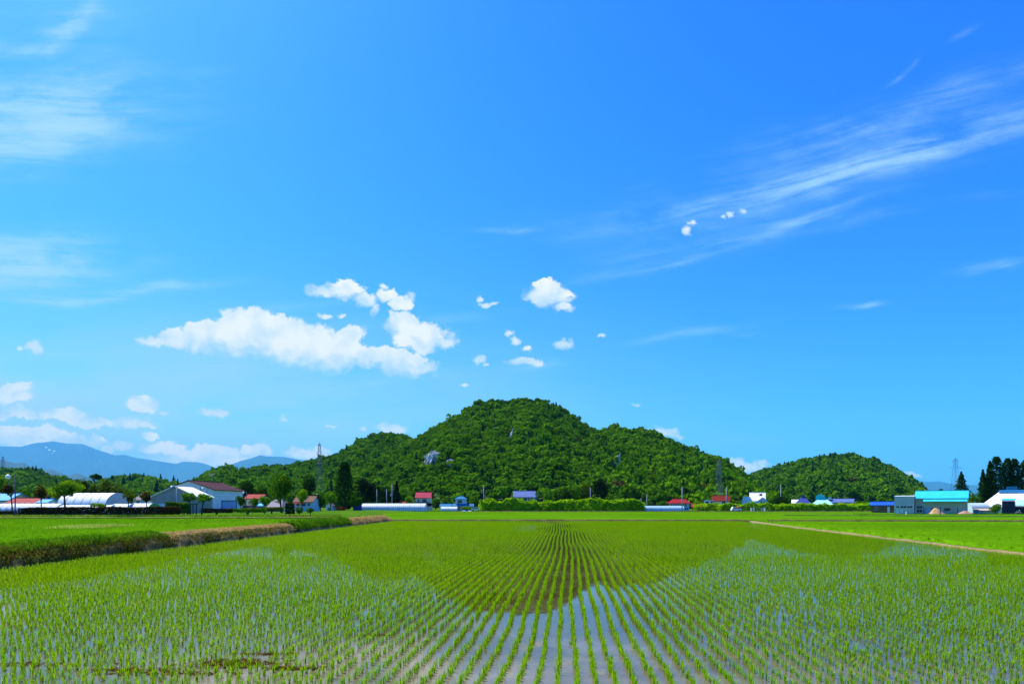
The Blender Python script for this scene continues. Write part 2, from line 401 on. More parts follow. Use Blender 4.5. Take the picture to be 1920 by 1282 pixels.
# ------------------------------------------------------------------ the ground
EDGE_L = lambda Y: -22.6 + 0.036*(Y-10)          # foot of the bank on the left of the paddy
EDGE_R = lambda Y: 24.6 + 0.128*(Y-10)           # path on the right of the paddy
BACK = 103.0
def gz(x, y):
    x = np.asarray(x, float); y = np.asarray(y, float)
    z = np.full(np.broadcast(x, y).shape, -0.30)
    left = sstep(-x, -(EDGE_L(y)-0.7), -(EDGE_L(y)-1.6))            # raised land beyond the bank
    wide = sstep(-x, 24, 46)
    zl = 0.42 + 0.28*sstep(y, 97, 100)
    z = np.where(y < BACK+1, z*(1-left)+zl*left, z)
    zb = 0.0*wide + 0.0
    zc = -0.02 + 0.22*sstep(y, 208, 222)
    zc = zc*(1-wide) + 0.7*wide
    z = np.where(y >= BACK+1, zc, z)
    zr = sstep(x, EDGE_R(y)+0.6, EDGE_R(y)+1.2)
    z = np.where((y < BACK+1) & (x > 0), z*(1-zr)+(-0.02)*zr, z)
    zrb = 0.22*sstep(y, 150, 160)*sstep(x, 92, 104)
    return np.maximum(z, np.where(x > 60, zrb-0.02, -9))
xs = np.unique(np.concatenate([np.linspace(-37900, -260, 34), np.linspace(-260, 260, 521), np.linspace(260, 37900, 34)]))
ys = np.unique(np.concatenate([np.linspace(-150, -10, 8), np.linspace(-10, 330, 341), np.geomspace(330, 45900, 40)]))
GX, GY = np.meshgrid(xs, ys)
ground = grid_mesh('ground', np.stack([GX, GY, gz(GX, GY)], -1), ground_mat()); tag(ground, kind='structure')

WATER = water_mat()
wy = np.linspace(-6, BACK, 60); cols = np.linspace(0, 1, 30)
wx = (EDGE_L(wy)[:, None] - 0.5)*(1-cols) + (EDGE_R(wy)[:, None]+0.9)*cols
water = grid_mesh('paddy_water', np.stack([wx, np.repeat(wy[:, None], 30, 1), np.zeros_like(wx)], -1), WATER); tag(water, kind='structure')

# ------------------------------------------------------------------ rice
rng = np.random.default_rng(7)
def blades(base, h, lean_az, lean, width, col, seg=1):
    """grass blades as tapered quads; arrays of equal length"""
    n = len(h)
    d = np.stack([np.cos(lean_az), np.sin(lean_az), np.zeros(n)], -1)
    side = np.stack([-np.sin(lean_az+0.6), np.cos(lean_az+0.6), np.zeros(n)], -1)
    up = np.array([0, 0, 1.0])
    top = base + d*(lean*h)[:, None] + up*(h*np.sqrt(np.clip(1-lean**2, .05, 1)))[:, None]
    w = width[:, None]*side*.5
    if seg == 1:
        q = np.stack([base-w, base+w, top+w*.18, top-w*.18], 1)
        return q, col
    mid = base + d*(lean*h*.28)[:, None] + up*(h*.56)[:, None]
    q1 = np.stack([base-w*.7, base+w*.7, mid+w, mid-w], 1); q2 = np.stack([mid-w, mid+w, top+w*.1, top-w*.1], 1)
    return np.concatenate([q1, q2]), np.concatenate([col, col])
def rice_col(n, x, y, lo=(0.15, 0.385, 0.002), hi=(0.33, 0.57, 0.003)):
    t = rng.random(n)*.75 + .25*(fbm(x*.08, y*.08, 3, 5)+.5)
    c = np.array(lo)*(1-t[:, None]) + np.array(hi)*t[:, None]
    dead = rng.random(n) < .025
    c[dead] = np.array([.22, .17, .05])*rng.uniform(.6, 1.1, (dead.sum(), 1))
    return c
ROW, STEP = 0.30, 0.165
Q, C = [], []
ks = np.arange(-110, 140)
for y0, y1, nb, wd, sg in ((6.5, 22, 15, .0105, 2), (22, 34, 11, .0105, 2), (34, 58, 7, .0115, 1), (58, BACK-0.8, 4, .018, 1)):
    yv = np.arange(y0, y1, STEP)
    K, Yv = np.meshgrid(ks, yv); K = K.ravel(); Yv = Yv.ravel() + rng.normal(0, .012, K.size)
    Xv = K*ROW + 0.098*Yv - 0.00016*Yv**2 + 0.05*np.sin(Yv*.22+K*.05) + 0.14*fbm(K*.30, Yv*.22, 3, 3) + rng.normal(0, .015, K.size)
    ok = (Xv > EDGE_L(Yv)+.45) & (Xv < EDGE_R(Yv)-.25) & (np.abs(Xv) < .92*Yv+3) & (rng.random(K.size) > .02+.16*(fbm(Xv*.6, Yv*.35, 3, 61) > .20))
    Xv, Yv = Xv[ok], Yv[ok]; n = len(Xv)
    size = (0.82 + 0.36*(fbm(Xv*.25, Yv*.25, 3, 9)+.5))*rng.uniform(.8, 1.15, n)
    rx = np.repeat(Xv, nb); ry = np.repeat(Yv, nb); rs = np.repeat(size, nb); m = n*nb
    az = rng.uniform(0, 2*math.pi, m)
    base = np.stack([rx+rng.normal(0, .016, m), ry+rng.normal(0, .02, m), np.full(m, -0.01)], -1)
    h = rs*rng.uniform(.10, .20, m); lean = np.clip(rng.normal(.27, .15, m), .02, .7)
    q, c = blades(base, h, az, lean, np.full(m, wd)*rng.uniform(.7, 1.3, m), rice_col(m, rx, ry), sg)
    Q.append(q); C.append(c)
rice = quads('rice_seedlings', np.concatenate(Q), np.concatenate(C), RICE)
tag(rice, 'rows of young green rice seedlings standing in the flooded paddy', 'rice', kind='stuff')

RCAN = canopy_mat()
def crop(name, label, y0, y1, xl, xr, zc, dens, seed):
    """dense closed rice stand: a low canopy sheet with loose tufts through it"""
    r = np.random.default_rng(seed)
    yv = np.linspace(y0, y1, 90); cc = np.linspace(0, 1, 120)
    l_ = np.array([xl(a) for a in yv]); r_ = np.array([xr(a) for a in yv])
    gx = l_[:, None]*(1-cc)+r_[:, None]*cc; gy = np.repeat(yv[:, None], 120, 1)
    gzv = zc + .05*fbm(gx*.9, gy*.5, 3, seed)
    gzv[:, 0] = gzv[:, -1] = zc-.4; gzv[0] = gzv[-1] = zc-.4
    o = grid_mesh(name, np.stack([gx, gy, gzv], -1), RCAN)
    tag(o, label, 'rice', kind='stuff')
    n = dens; yy_ = np.sqrt(r.uniform(y0**2, y1**2, n)); t = r.random(n)
    xx_ = np.array(xl(yy_))*(1-t)+np.array(xr(yy_))*t
    k = np.abs(xx_) < .9*yy_+6; xx_, yy_ = xx_[k], yy_[k]; n = len(xx_); nb = 3
    bx = np.repeat(xx_, nb)+r.normal(0, .05, n*nb); by = np.repeat(yy_, nb)+r.normal(0, .05, n*nb); m = n*nb
    q, c = blades(np.stack([bx, by, np.full(m, zc-.12)], -1), r.uniform(.13, .21, m), r.uniform(0, 6.28, m), np.clip(r.normal(.3, .2, m), 0, .8),
                  r.uniform(.02, .05, m), rice_col(m, bx, by, (.055, .165, .002), (.09, .225, .003)))
    b = quads(name+'_blades', q, c, RICE, o)
    tag(b, kind='stuff')
    return o
arr = lambda f: (lambda y: f(np.asarray(y, float)))
crop('rice_crop', 'closed green rice crop on the raised field beyond the left bank', 18, 97.5, arr(lambda y: -0.9*y-8), arr(lambda y: EDGE_L(y)-2.4), .62, 60000, 11)
crop('rice_crop', 'level green rice crop behind the low dark bund', BACK+1.6, 207, arr(lambda y: -20-(y-104)*.25), arr(lambda y: .9*y+8), .24, 60000, 12)
crop('rice_crop', 'green rice crop right of the pale footpath', 24, BACK-.6, arr(lambda y: EDGE_R(y)+1.5), arr(lambda y: .95*y+22+EDGE_R(y)*0.1), .24, 26000, 13)

# ------------------------------------------------------------------ banks, bunds, paths
SOIL = mat('cut_soil', (0.21, 0.135, 0.040), .95, .5, 2.5, 1.0)
STRAWM = mat('mown_straw', (0.24, 0.155, 0.070), .95, .4, 5.0, 1.0)
DUST = mat('dusty_path', (0.24, 0.155, 0.075), .95, .25, 1.8, .6)
yb = np.linspace(-2, 104, 320); tcs = np.linspace(0, 1, 15)
prof_x = np.array([0.25, 0.0, -.12, -.25, -.40, -.55, -.72, -.95, -1.2, -1.5, -1.8, -2.05, -2.2, -2.35, -2.6])
prof_z = np.array([-.25, -.05, .22, .42, .60, .74, .84, .90, .93, .92, .86, .76, .64, .55, .40])
bx = EDGE_L(yb)[:, None] + prof_x[None, :]*1.0
nzb = fbm(yb[:, None]*1.3+prof_x[None, :]*2, prof_x[None, :]*2.4, 4, 21)
endf = sstep(yb, 104, 99)[:, None]
bz = (prof_z[None, :]+.05)*(.94-.08*sstep(yb, 10, 90)[:, None])*(.85+.15*endf) + nzb*.22*(prof_z[None, :] > 0)
bx = bx + nzb*.25
bank = grid_mesh('earth_bank', np.stack([bx, np.repeat(yb[:, None], 15, 1), bz], -1), SOIL); tag(bank, kind='structure')
def strip_blades(name, label, n, yr, xo, zo, hr, cols, seed, width=(.015, .04), leanmu=.35, cat='grass'):
    r = np.random.default_rng(seed)
    y = r.uniform(yr[0], yr[1], n); o = r.uniform(xo[0], xo[1], n)
    x = EDGE_L(y)+o
    z = np.interp(-o, -prof_x, prof_z)*(.94-.08*sstep(y, 10, 90)) + fbm(y*1.3+o*2, o*2.4, 4, 21)*.2
    cols = np.array(cols); t = np.clip(fbm(y*.9, o*2, 3, seed)*1.2+.5+r.normal(0, .2, n), 0, .999)*(len(cols)-1)
    i = t.astype(int); f = (t-i)[:, None]; c = cols[i]*(1-f)+cols[i+1]*f
    c = c*r.uniform(.7, 1.3, (n, 1))
    h = r.uniform(hr[0], hr[1], n)*(.6+.8*(fbm(y*.6, o, 3, seed+1)+.5))
    q, c = blades(np.stack([x, y, z-.04], -1), h, r.uniform(0, 6.28, n), np.clip(r.normal(leanmu, .2, n), 0, .9), r.uniform(width[0], width[1], n), c, 2)
    g = quads(name, q, c, GRASS); tag(g, label, cat, kind='stuff')
GR = [(.035, .115, .004), (.075, .22, .007), (.13, .27, .014)]
BR = [(.06, .10, .010), (.17, .105, .035), (.10, .18, .014), (.24, .155, .055), (.07, .16, .010)]
ST = [(.28, .19, .085), (.46, .34, .19), (.35, .25, .12)]
strip_blades('bank_grass', 'tall green grass along the top of the near bank', 34000, (14, 41), (-2.5, -.38), 0, (.18, .40), GR, 31)
strip_blades('bank_weeds', 'brown and green weeds on the cut face of the near bank', 38000, (14, 41), (-.75, -.0), 0, (.10, .26), BR, 32)
strip_blades('mown_straw', 'pale brown mown straw covering the middle stretch of the bank', 30000, (39.5, 64), (-2.4, -.12), 0, (.10, .22), ST, 33, (.02, .05), .6)
strip_blades('bank_weeds', 'green weeds along the foot of the straw covered bank', 7000, (39.5, 64), (-.5, -.02), 0, (.10, .25), [(.06, .035, .012), (.05, .12, .008), (.03, .09, .005)], 34)
strip_blades('bank_grass', 'rank green grass tuft between the two straw covered stretches of bank', 12000, (62, 81), (-2.5, -.1), 0, (.30, .55), GR, 35, (.03, .06))
strip_blades('mown_straw', 'pale brown straw on the far end of the bank', 12000, (80, 102), (-2.4, -.1), 0, (.15, .32), ST, 36, (.03, .07), .6)

def bund(name, pts, w, h, material, seed, z0=-.1):
    pts = np.array(pts, float); d = np.r_[0, np.cumsum(np.linalg.norm(np.diff(pts, axis=0), axis=1))]
    n = max(8, int(d[-1]/.7)); s = np.linspace(0, d[-1], n)
    px_ = np.interp(s, d, pts[:, 0]); py_ = np.interp(s, d, pts[:, 1])
    tx, ty = np.gradient(px_), np.gradient(py_); l_ = np.hypot(tx, ty); nx, ny = -ty/l_, tx/l_
    o = np.array([-.75, -.5, -.32, 0, .32, .5, .75])*w; zz = np.array([-.15, .55, .95, 1.0, .95, .55, -.15])*h
    nzv = fbm(s[:, None]*.8+seed, o[None, :]*3+seed, 3, seed)
    P3 = np.stack([px_[:, None]+nx[:, None]*(o[None, :]+nzv*.2*w), py_[:, None]+ny[:, None]*(o[None, :]+nzv*.2*w), z0+zz[None, :]+nzv*h*.45], -1)
    b = grid_mesh(name, P3, material); tag(b, kind='structure')
    return b
BUNDM = mat('bund_earth', (0.085, 0.060, 0.018), .95, .6, .8, .8)
bund('bund', [(-19.5, BACK), (10, BACK+.3), (37.5, BACK-1.5)], .8, .36, BUNDM, 3)
bund('footpath', [(37.8, BACK-2), (33.9, 80), (29.0, 44), (24.0, 6)], .46, .22, DUST, 5)
for k, (a, b) in enumerate((((38, BACK-8), (92, 90)), ((60, 141), (150, 104)), ((-20, 207), (120, 213)))):
    bund('bund', [a, b], .8, .42, BUNDM if k != 1 else mat('grassy_bund', (.03, .09, .005), .95, .4, .8), 7+k, 0.0)
# pale track along the foot of the hedge on the left
ty_ = np.linspace(-110, -28, 80)
tr = np.stack([np.stack([ty_, 98.0+o+fbm(ty_*.2, o, 2, 4)*.8+(-28-ty_)*-.004, .715+0*ty_], -1) for o in (0, .8, 1.7, 2.6)], 0)
tag(grid_mesh('track', tr, mat('track_dirt', (.33, .25, .15), .95, .5, .4)), kind='structure')

# weeds in flower in the left crop, straw afloat in the near water
r = np.random.default_rng(51); n = 2600
fy = r.normal(60, 1.6, n); fx = r.uniform(X(130, 60), X(215, 60), n)
q, c = blades(np.stack([fx, fy, np.full(n, .6)], -1), r.uniform(.15, .32, n), r.uniform(0, 6.28, n), r.uniform(.1, .5, n), r.uniform(.03, .07, n), np.array([(.36, .46, .12)])*r.uniform(.6, 1.2, (n, 1)))
tag(quads('flowering_weeds', q, c, GRASS), 'streak of pale flowering weeds in the green crop beyond the bank', 'weeds', kind='stuff')
FS = []; FC = []
for (px, py, sx, sy, m) in ((440, 1243, .42, .16, 420), (550, 1252, .25, .07, 160), (250, 1256, .5, .08, 160), (500, 1225, .3, .05, 80), (700, 1190, .2, .06, 60), (330, 1262, .6, .06, 120), (60, 1245, .6, .08, 120)):
    Yc = HC*F/(py-HY); xc = X(px, Yc)
    a = np.stack([r.normal(xc, sx, m), r.normal(Yc, sy, m), r.uniform(.004, .02, m)], -1)
    az = r.uniform(0, 3.14, m); ln = r.uniform(.02, .07, m); w = r.uniform(.006, .02, m)
    dx = np.stack([np.cos(az)*ln, np.sin(az)*ln, r.uniform(-.004, .004, m)], -1); dw = np.stack([-np.sin(az)*w, np.cos(az)*w, 0*w], -1)
    FS.append(np.stack([a-dx-dw, a+dx-dw, a+dx+dw, a-dx+dw], 1)); FC.append(np.array([(.13, .08, .018)])*r.uniform(.5, 1.3, (m, 1)))
tag(quads('floating_straw', np.concatenate(FS), np.concatenate(FC), GRASS), 'brown straw and scum afloat between the seedlings at the lower left', 'straw', kind='stuff')

# ------------------------------------------------------------------ hills and forest
def hill(name, sky_pts, Yb, Yr, th, mat_, p0, p1, n_u=220, n_s=46, seed=0, conc=.85, rough=.15, name_forest=None, label=None, trees=0,
         tsize=3.6, conif=.1, bare=(), tint=((.048, .140, .002), (.122, .275, .003)), shade_conif=(.014, .065, .018)):
    pu = np.linspace(p0, p1, n_u)
    sk = np.array(sky_pts, float)
    def surf(pu, s):
        py = np.interp(pu, sk[:, 0], sk[:, 1])
        yr = Yr*(1+.07*fbm(pu*.012, 0*pu+3.3, 3, seed)); yb_ = Yb*(1+.10*fbm(pu*.02, 0*pu+9.1, 3, seed+1))
        zr = HC+(HY-py)/F*yr-th
        s2 = np.clip(s+rough*fbm(pu*.022, s*2.2, 4, seed+2)*np.clip(s*(1-s)*6, 0, 1), 0, 2)
        Yv = np.where(s <= 1, yb_+(yr-yb_)*s, yr+(yr-yb_)*(s-1)*.8)
        pr = np.where(s <= 1, conc*s2+(1-conc)*s2**2*1.0, np.clip(1-(s-1)**1.3, 0, 1))
        pr = np.where(s <= 1, np.clip(pr, 0, 1.0), pr)
        return np.stack([(pu-CX)/F*Yv, Yv, zr*pr+.1-2.0*(s <= .001)], -1)
    ss = np.concatenate([np.linspace(0, 1, n_s), np.linspace(1.05, 2, 14)])
    U, S = np.meshgrid(pu, ss)
    o = grid_mesh(name, surf(U, S), mat_); tag(o, kind='structure')
    if not trees: return surf
    r = np.random.default_rng(seed+100)
    tp = r.uniform(p0, p1, trees*3); ts = np.sqrt(r.uniform(.0, 1.16**2, trees*3))
    pos = surf(tp, ts)
    # keep an even spacing on the ground by thinning crowded spots
    cell = tsize*1.45
    key = (np.floor(pos[:, 0]/cell).astype(np.int64)*100003+np.floor(pos[:, 1]/cell).astype(np.int64))
    _, idx = np.unique(key, return_index=True); r.shuffle(idx); idx = idx[:trees]
    pos, tp, ts = pos[idx], tp[idx], ts[idx]
    py_t = HY-(pos[:, 2]-HC+th*.5)/pos[:, 1]*F
    ok = pos[:, 2] > -1
    for (bx_, by_, brx, bry) in bare:
        ok &= ((tp-bx_)/brx)**2+((py_t-by_)/bry)**2 > np.where(r.random(len(tp)) < .3, .15, .75)
    pos, tp, ts = pos[ok], tp[ok], ts[ok]
    con = (r.random(len(pos)) < conif*(1+2.2*(fbm(tp*.03, ts*5, 3, seed+6) > .06)))
    VQ, CQ = [], []
    for kind in (0, 1):
        pk = pos[con == bool(kind)]; tk = tp[con == bool(kind)]; sk_ = ts[con == bool(kind)]
        tmpl = [crown_template(np.random.default_rng(1000+seed*7+j+kind*50), kind) for j in range(5)]
        which = r.integers(0, 5, len(pk))
        for j in range(5):
            sel = which == j; m = sel.sum()
            if not m: continue
            tv, tcol = tmpl[j]
            sc = tsize*np.clip(r.lognormal(-.02, .20, m), .6, 1.5); hz = sc*r.uniform(.8, 1.2, m)*(1.0 if not kind else 1.05)
            a = r.uniform(0, 6.28, m); ca, sa = np.cos(a), np.sin(a)
            xx = tv[None, :, :, 0]*ca[:, None, None]-tv[None, :, :, 1]*sa[:, None, None]
            yy2 = tv[None, :, :, 0]*sa[:, None, None]+tv[None, :, :, 1]*ca[:, None, None]
            w = .74 if kind else 1.0
            Pq = np.stack([xx*(sc*w)[:, None, None]+pk[sel][:, 0, None, None], yy2*(sc*w)[:, None, None]+pk[sel][:, 1, None, None],
                           tv[None, :, :, 2]*hz[:, None, None]+pk[sel][:, 2, None, None]], -1)
            t = np.clip(.5+fbm(tk[sel]*.035, sk_[sel]*6, 3, seed+8)*1.2+r.normal(0, .18, m), 0, 1)[:, None]
            base = np.array(tint[0])*(1-t)+np.array(tint[1])*t
            if kind: base = np.array(shade_conif)*r.uniform(.7, 1.5, (m, 1))
            odd = r.random(m) < .004
            base[odd] = np.array([.10, .075, .02])
            CQ.append((base[:, None, :]*tcol[None, :, None]).reshape(-1, 3)); VQ.append(Pq.reshape(-1, 4, 3))
    f = quads(name_forest or 'forest', np.concatenate(VQ), np.concatenate(CQ), CANOPY)
    tag(f, label, 'forest', kind='stuff')
    return surf
def leaf_quads(r, c, nrm, size):
    n = len(c); rnd = r.normal(0, 1, (n, 3)); nn = nrm+rnd*.55; nn /= np.linalg.norm(nn, axis=1, keepdims=True)+1e-9
    a = np.cross(nn, r.normal(0, 1, (n, 3))); a /= np.linalg.norm(a, axis=1, keepdims=True)+1e-9; b = np.cross(nn, a)
    s = (size*r.uniform(.6, 1.35, n))[:, None]*.5 if not hasattr(size, '__len__') else (size*r.uniform(.6, 1.35, n))[:, None]*.5
    e = r.uniform(.55, .9, (n, 1))
    return np.stack([c-a*s, c-b*s*e+a*s*.1, c+a*s, c+b*s*e-a*s*.1], 1)
def crown_template(r, kind):
    """unit crown: radius about 1, standing on z = 0, top near z = 2.2 (conifer 3)"""
    if kind:
        n = 110; t = r.random(n)**.8; z = .2+t*2.0; rad = (1-t)**.85*(.75+.35*np.sin(t*26+r.uniform(0, 6)))*r.uniform(.65, 1.05, n)
        a = r.uniform(0, 6.28, n); c = np.stack([rad*np.cos(a), rad*np.sin(a), z], -1)
        q = leaf_quads(r, c, np.stack([np.cos(a)*.8, np.sin(a)*.8, 0*a+.7], -1), .62*(1.1-.6*t))
        return q, r.uniform(.7, 1.3, n)
    lob = [(r.normal(0, .42), r.normal(0, .42), r.uniform(.75, 1.6), r.uniform(.42, .68)) for _ in range(6)]+[(0, 0, 1.1, .75)]
    C_, Nn, T = [], [], []
    for (x, y, z, rr) in lob:
        m = 24; d = r.normal(0, 1, (m, 3)); d[:, 2] = d[:, 2]*.8+.25; d /= np.linalg.norm(d, axis=1, keepdims=True)
        C_.append(np.array([x, y, z])+d*rr*r.uniform(.8, 1.05, (m, 1))); Nn.append(d); T.append(np.full(m, r.uniform(.8, 1.2))*r.uniform(.8, 1.2, m))
    C_ = np.concatenate(C_); C_[:, 2] = np.maximum(C_[:, 2], .1)
    return leaf_quads(r, C_, np.concatenate(Nn), .62), np.concatenate(T)

HFLOOR = mat('forest_floor', (.018, .055, .006), .95, .4, .05)
SKY_MAIN = [(560,960),(640,935),(700,880),(760,832),(790,817),(830,794),(870,771),(890,757),(920,752),(960,751),(990,749),(1020,752),(1050,766),(1080,786),(1115,806),(1150,826),(1200,862),(1260,915),(1300,950)]
SKY_LEFT = [(340,950),(368,898),(395,882),(420,874),(440,877),(455,881),(490,873),(530,873),(560,867),(600,859),(625,853),(650,839),(680,823),(700,814),(730,809),(755,815),(800,830),(860,870),(900,930)]
SKY_SPUR = [(1040,945),(1075,880),(1100,830),(1120,811),(1140,803),(1155,800),(1180,809),(1195,806),(1215,808),(1240,818),(1280,836),(1310,849),(1330,856),(1345,858),(1365,868),(1385,882),(1405,900),(1440,925),(1470,948)]
SKY_RIGHT = [(1330,945),(1370,905),(1400,891),(1430,881),(1470,869),(1520,858),(1560,852),(1600,851),(1640,861),(1680,878),(1710,898),(1730,914),(1745,928),(1760,945)]
SKY_FAR = [(-200,880),(-80,868),(0,885),(20,879),(60,882),(90,891),(130,903),(165,912),(200,900),(225,894),(270,897),(300,902),(325,905),(360,925),(420,950)]
surf_main = hill('hill', SKY_MAIN, 330, 640, 5.5, HFLOOR, 560, 1300, seed=2, label='woodland of mixed broadleaf crowns over the tall central hill', trees=8200, tsize=2.9,
     bare=((806,868,17,25),(845,870,16,13),(930,807,11,8),(960,818,7,14)), conif=.06)
surf_left = hill('hill', SKY_LEFT, 420, 800, 8, HFLOOR, 340, 900, seed=3, label='woodland over the long low hill left of the central peak', trees=5200, tsize=3.6, conif=.07)
surf_spur = hill('hill', SKY_SPUR, 320, 590, 5.5, HFLOOR, 1040, 1470, seed=4, label='woodland over the right shoulder of the central hill', trees=5200, tsize=2.9, conif=.05, bare=((1152,870,12,16),))
surf_right = hill('hill', SKY_RIGHT, 520, 930, 8, HFLOOR, 1330, 1760, seed=5, label='bluish woodland over the rounded hill on the right', trees=5000, tsize=3.6, conif=.10, tint=((.034, .12, .003), (.11, .26, .004)))
hill('hill', SKY_FAR, 600, 1000, 9, HFLOOR, -200, 420, seed=6, label='woodland over the low hill behind the farm on the left', trees=3000, tsize=5.5, conif=.09)

# far mountains
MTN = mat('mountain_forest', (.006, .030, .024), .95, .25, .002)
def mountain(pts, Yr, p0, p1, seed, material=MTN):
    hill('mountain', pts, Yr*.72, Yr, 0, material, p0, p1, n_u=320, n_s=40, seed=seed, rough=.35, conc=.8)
SKY_M1 = [(-400,870),(-200,850),(-60,840),(0,836),(40,837),(62,831),(80,829),(100,827),(125,831),(155,832),(180,842),(215,853),(235,852),(250,857),(290,863),(330,869),(345,865),(370,866),(385,869),(400,875),(430,890),(520,920),(600,944)]
SKY_M2 = [(340,944),(400,884),(425,874),(450,864),(470,859),(487,853),(500,855),(530,856),(560,861),(600,866),(660,880),(760,944)]
SKY_M3 = [(1640,944),(1690,905),(1716,899),(1735,903),(1760,902),(1790,908),(1830,909),(1860,911),(1890,915),(1960,912),(2100,900),(2300,944)]
SKY_M4 = [(-300,880),(-100,850),(0,861),(30,868),(45,867),(60,876),(80,880),(96,879),(110,885),(130,892),(143,886),(155,890),(170,897),(200,915),(260,944)]
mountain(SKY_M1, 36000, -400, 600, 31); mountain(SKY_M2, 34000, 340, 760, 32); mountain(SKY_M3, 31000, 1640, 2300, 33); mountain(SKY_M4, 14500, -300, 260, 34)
# old snow lying in gullies of the far left mountain
SNOW = mat('old_snow', (.85, .87, .9), .8, .05, 1)
for (px, py, w, h_) in ((92, 839, 5, 3), (99, 844, 6, 3), (108, 846, 4, 4), (105, 850, 2, 3)):
    Yc = 36000*.955; q = []
    r = np.random.default_rng(px); m = MB(); k = 9
    ang_ = np.linspace(0, 2*math.pi, k, endpoint=False); rr = r.uniform(.5, 1.1, k)
    ring = [(X(px+w*.5*rr[i]*math.cos(ang_[i]), Yc), Yc+h_*.5*rr[i]*math.sin(ang_[i])*28-260, Z(py-h_*.5*rr[i]*math.sin(ang_[i]), Yc)) for i in range(k)]
    m.add(ring+[(p[0], p[1]+80, p[2]-22) for p in ring], [tuple(range(k)), tuple(range(2*k-1, k-1, -1))]+[(i, k+i, k+(i+1) % k, (i+1) % k) for i in range(k)])
    o = m.build('snow_patch', SNOW); tag(o, 'small white snow patch high on the blue mountain at the left', 'snow', 'snow patches on the far mountain')

# bare rock on the slopes
ROCK = mat('pale_rock', (.56, .53, .47), .9, .55, .3, 1.0)
def rock(surf, px, py, w, h_, label, seed):
    best = None
    for s in np.linspace(.05, 1, 150):
        p = surf(np.array([float(px)]), np.array([s]))[0]
        e = abs(HY-(p[2]-HC)/p[1]*F-(py+6))
        if best is None or e < best[0]: best = (e, p)
    p = best[1]; Yc = p[1]-2
    W2, H2 = w*.5*Yc/F, h_*.5*Yc/F
    uu, vv = np.meshgrid(np.linspace(0, 2*math.pi, 29)[:-1], np.linspace(-math.pi/2, math.pi/2, 15))
    d = np.stack([np.cos(vv)*np.cos(uu), np.cos(vv)*np.sin(uu), np.sin(vv)], -1)
    k = 1+1.0*fbm(d[..., 0]*2.2+seed, d[..., 2]*2.2+d[..., 1]*1.7, 4, seed)+1.1*fbm(d[..., 0]*7+d[..., 2]*1.2+seed, d[..., 1]*6, 3, seed+9)
    k = np.round(k*7)/7*.6+k*.4
    P3 = d*k[..., None]*np.array([W2, min(W2, H2)*.8, H2])+np.array([p[0], Yc, Z(py, Yc)])
    P3[..., 0] += (P3[..., 2]-Z(py, Yc))*.35
    P3 = np.concatenate([P3, P3[:, :1]], 1)
    o = grid_mesh('rock_outcrop', P3, ROCK, smooth_=False)
    tag(o, label, 'rock', 'rock outcrops on the hillside')
rock(surf_main, 806, 868, 23, 42, 'largest pale grey cliff, low on the left flank of the central hill', 1)
rock(surf_main, 845, 870, 24, 16, 'dark bluish rock just right of the largest pale cliff', 2)
rock(surf_main, 930, 807, 16, 11, 'small grey rock under the summit of the central hill', 3)
rock(surf_main, 960, 818, 9, 27, 'narrow upright rock under the summit, right of the other', 4)
rock(surf_spur, 1152, 868, 13, 26, 'weathered rock face on the right shoulder of the central hill', 5)

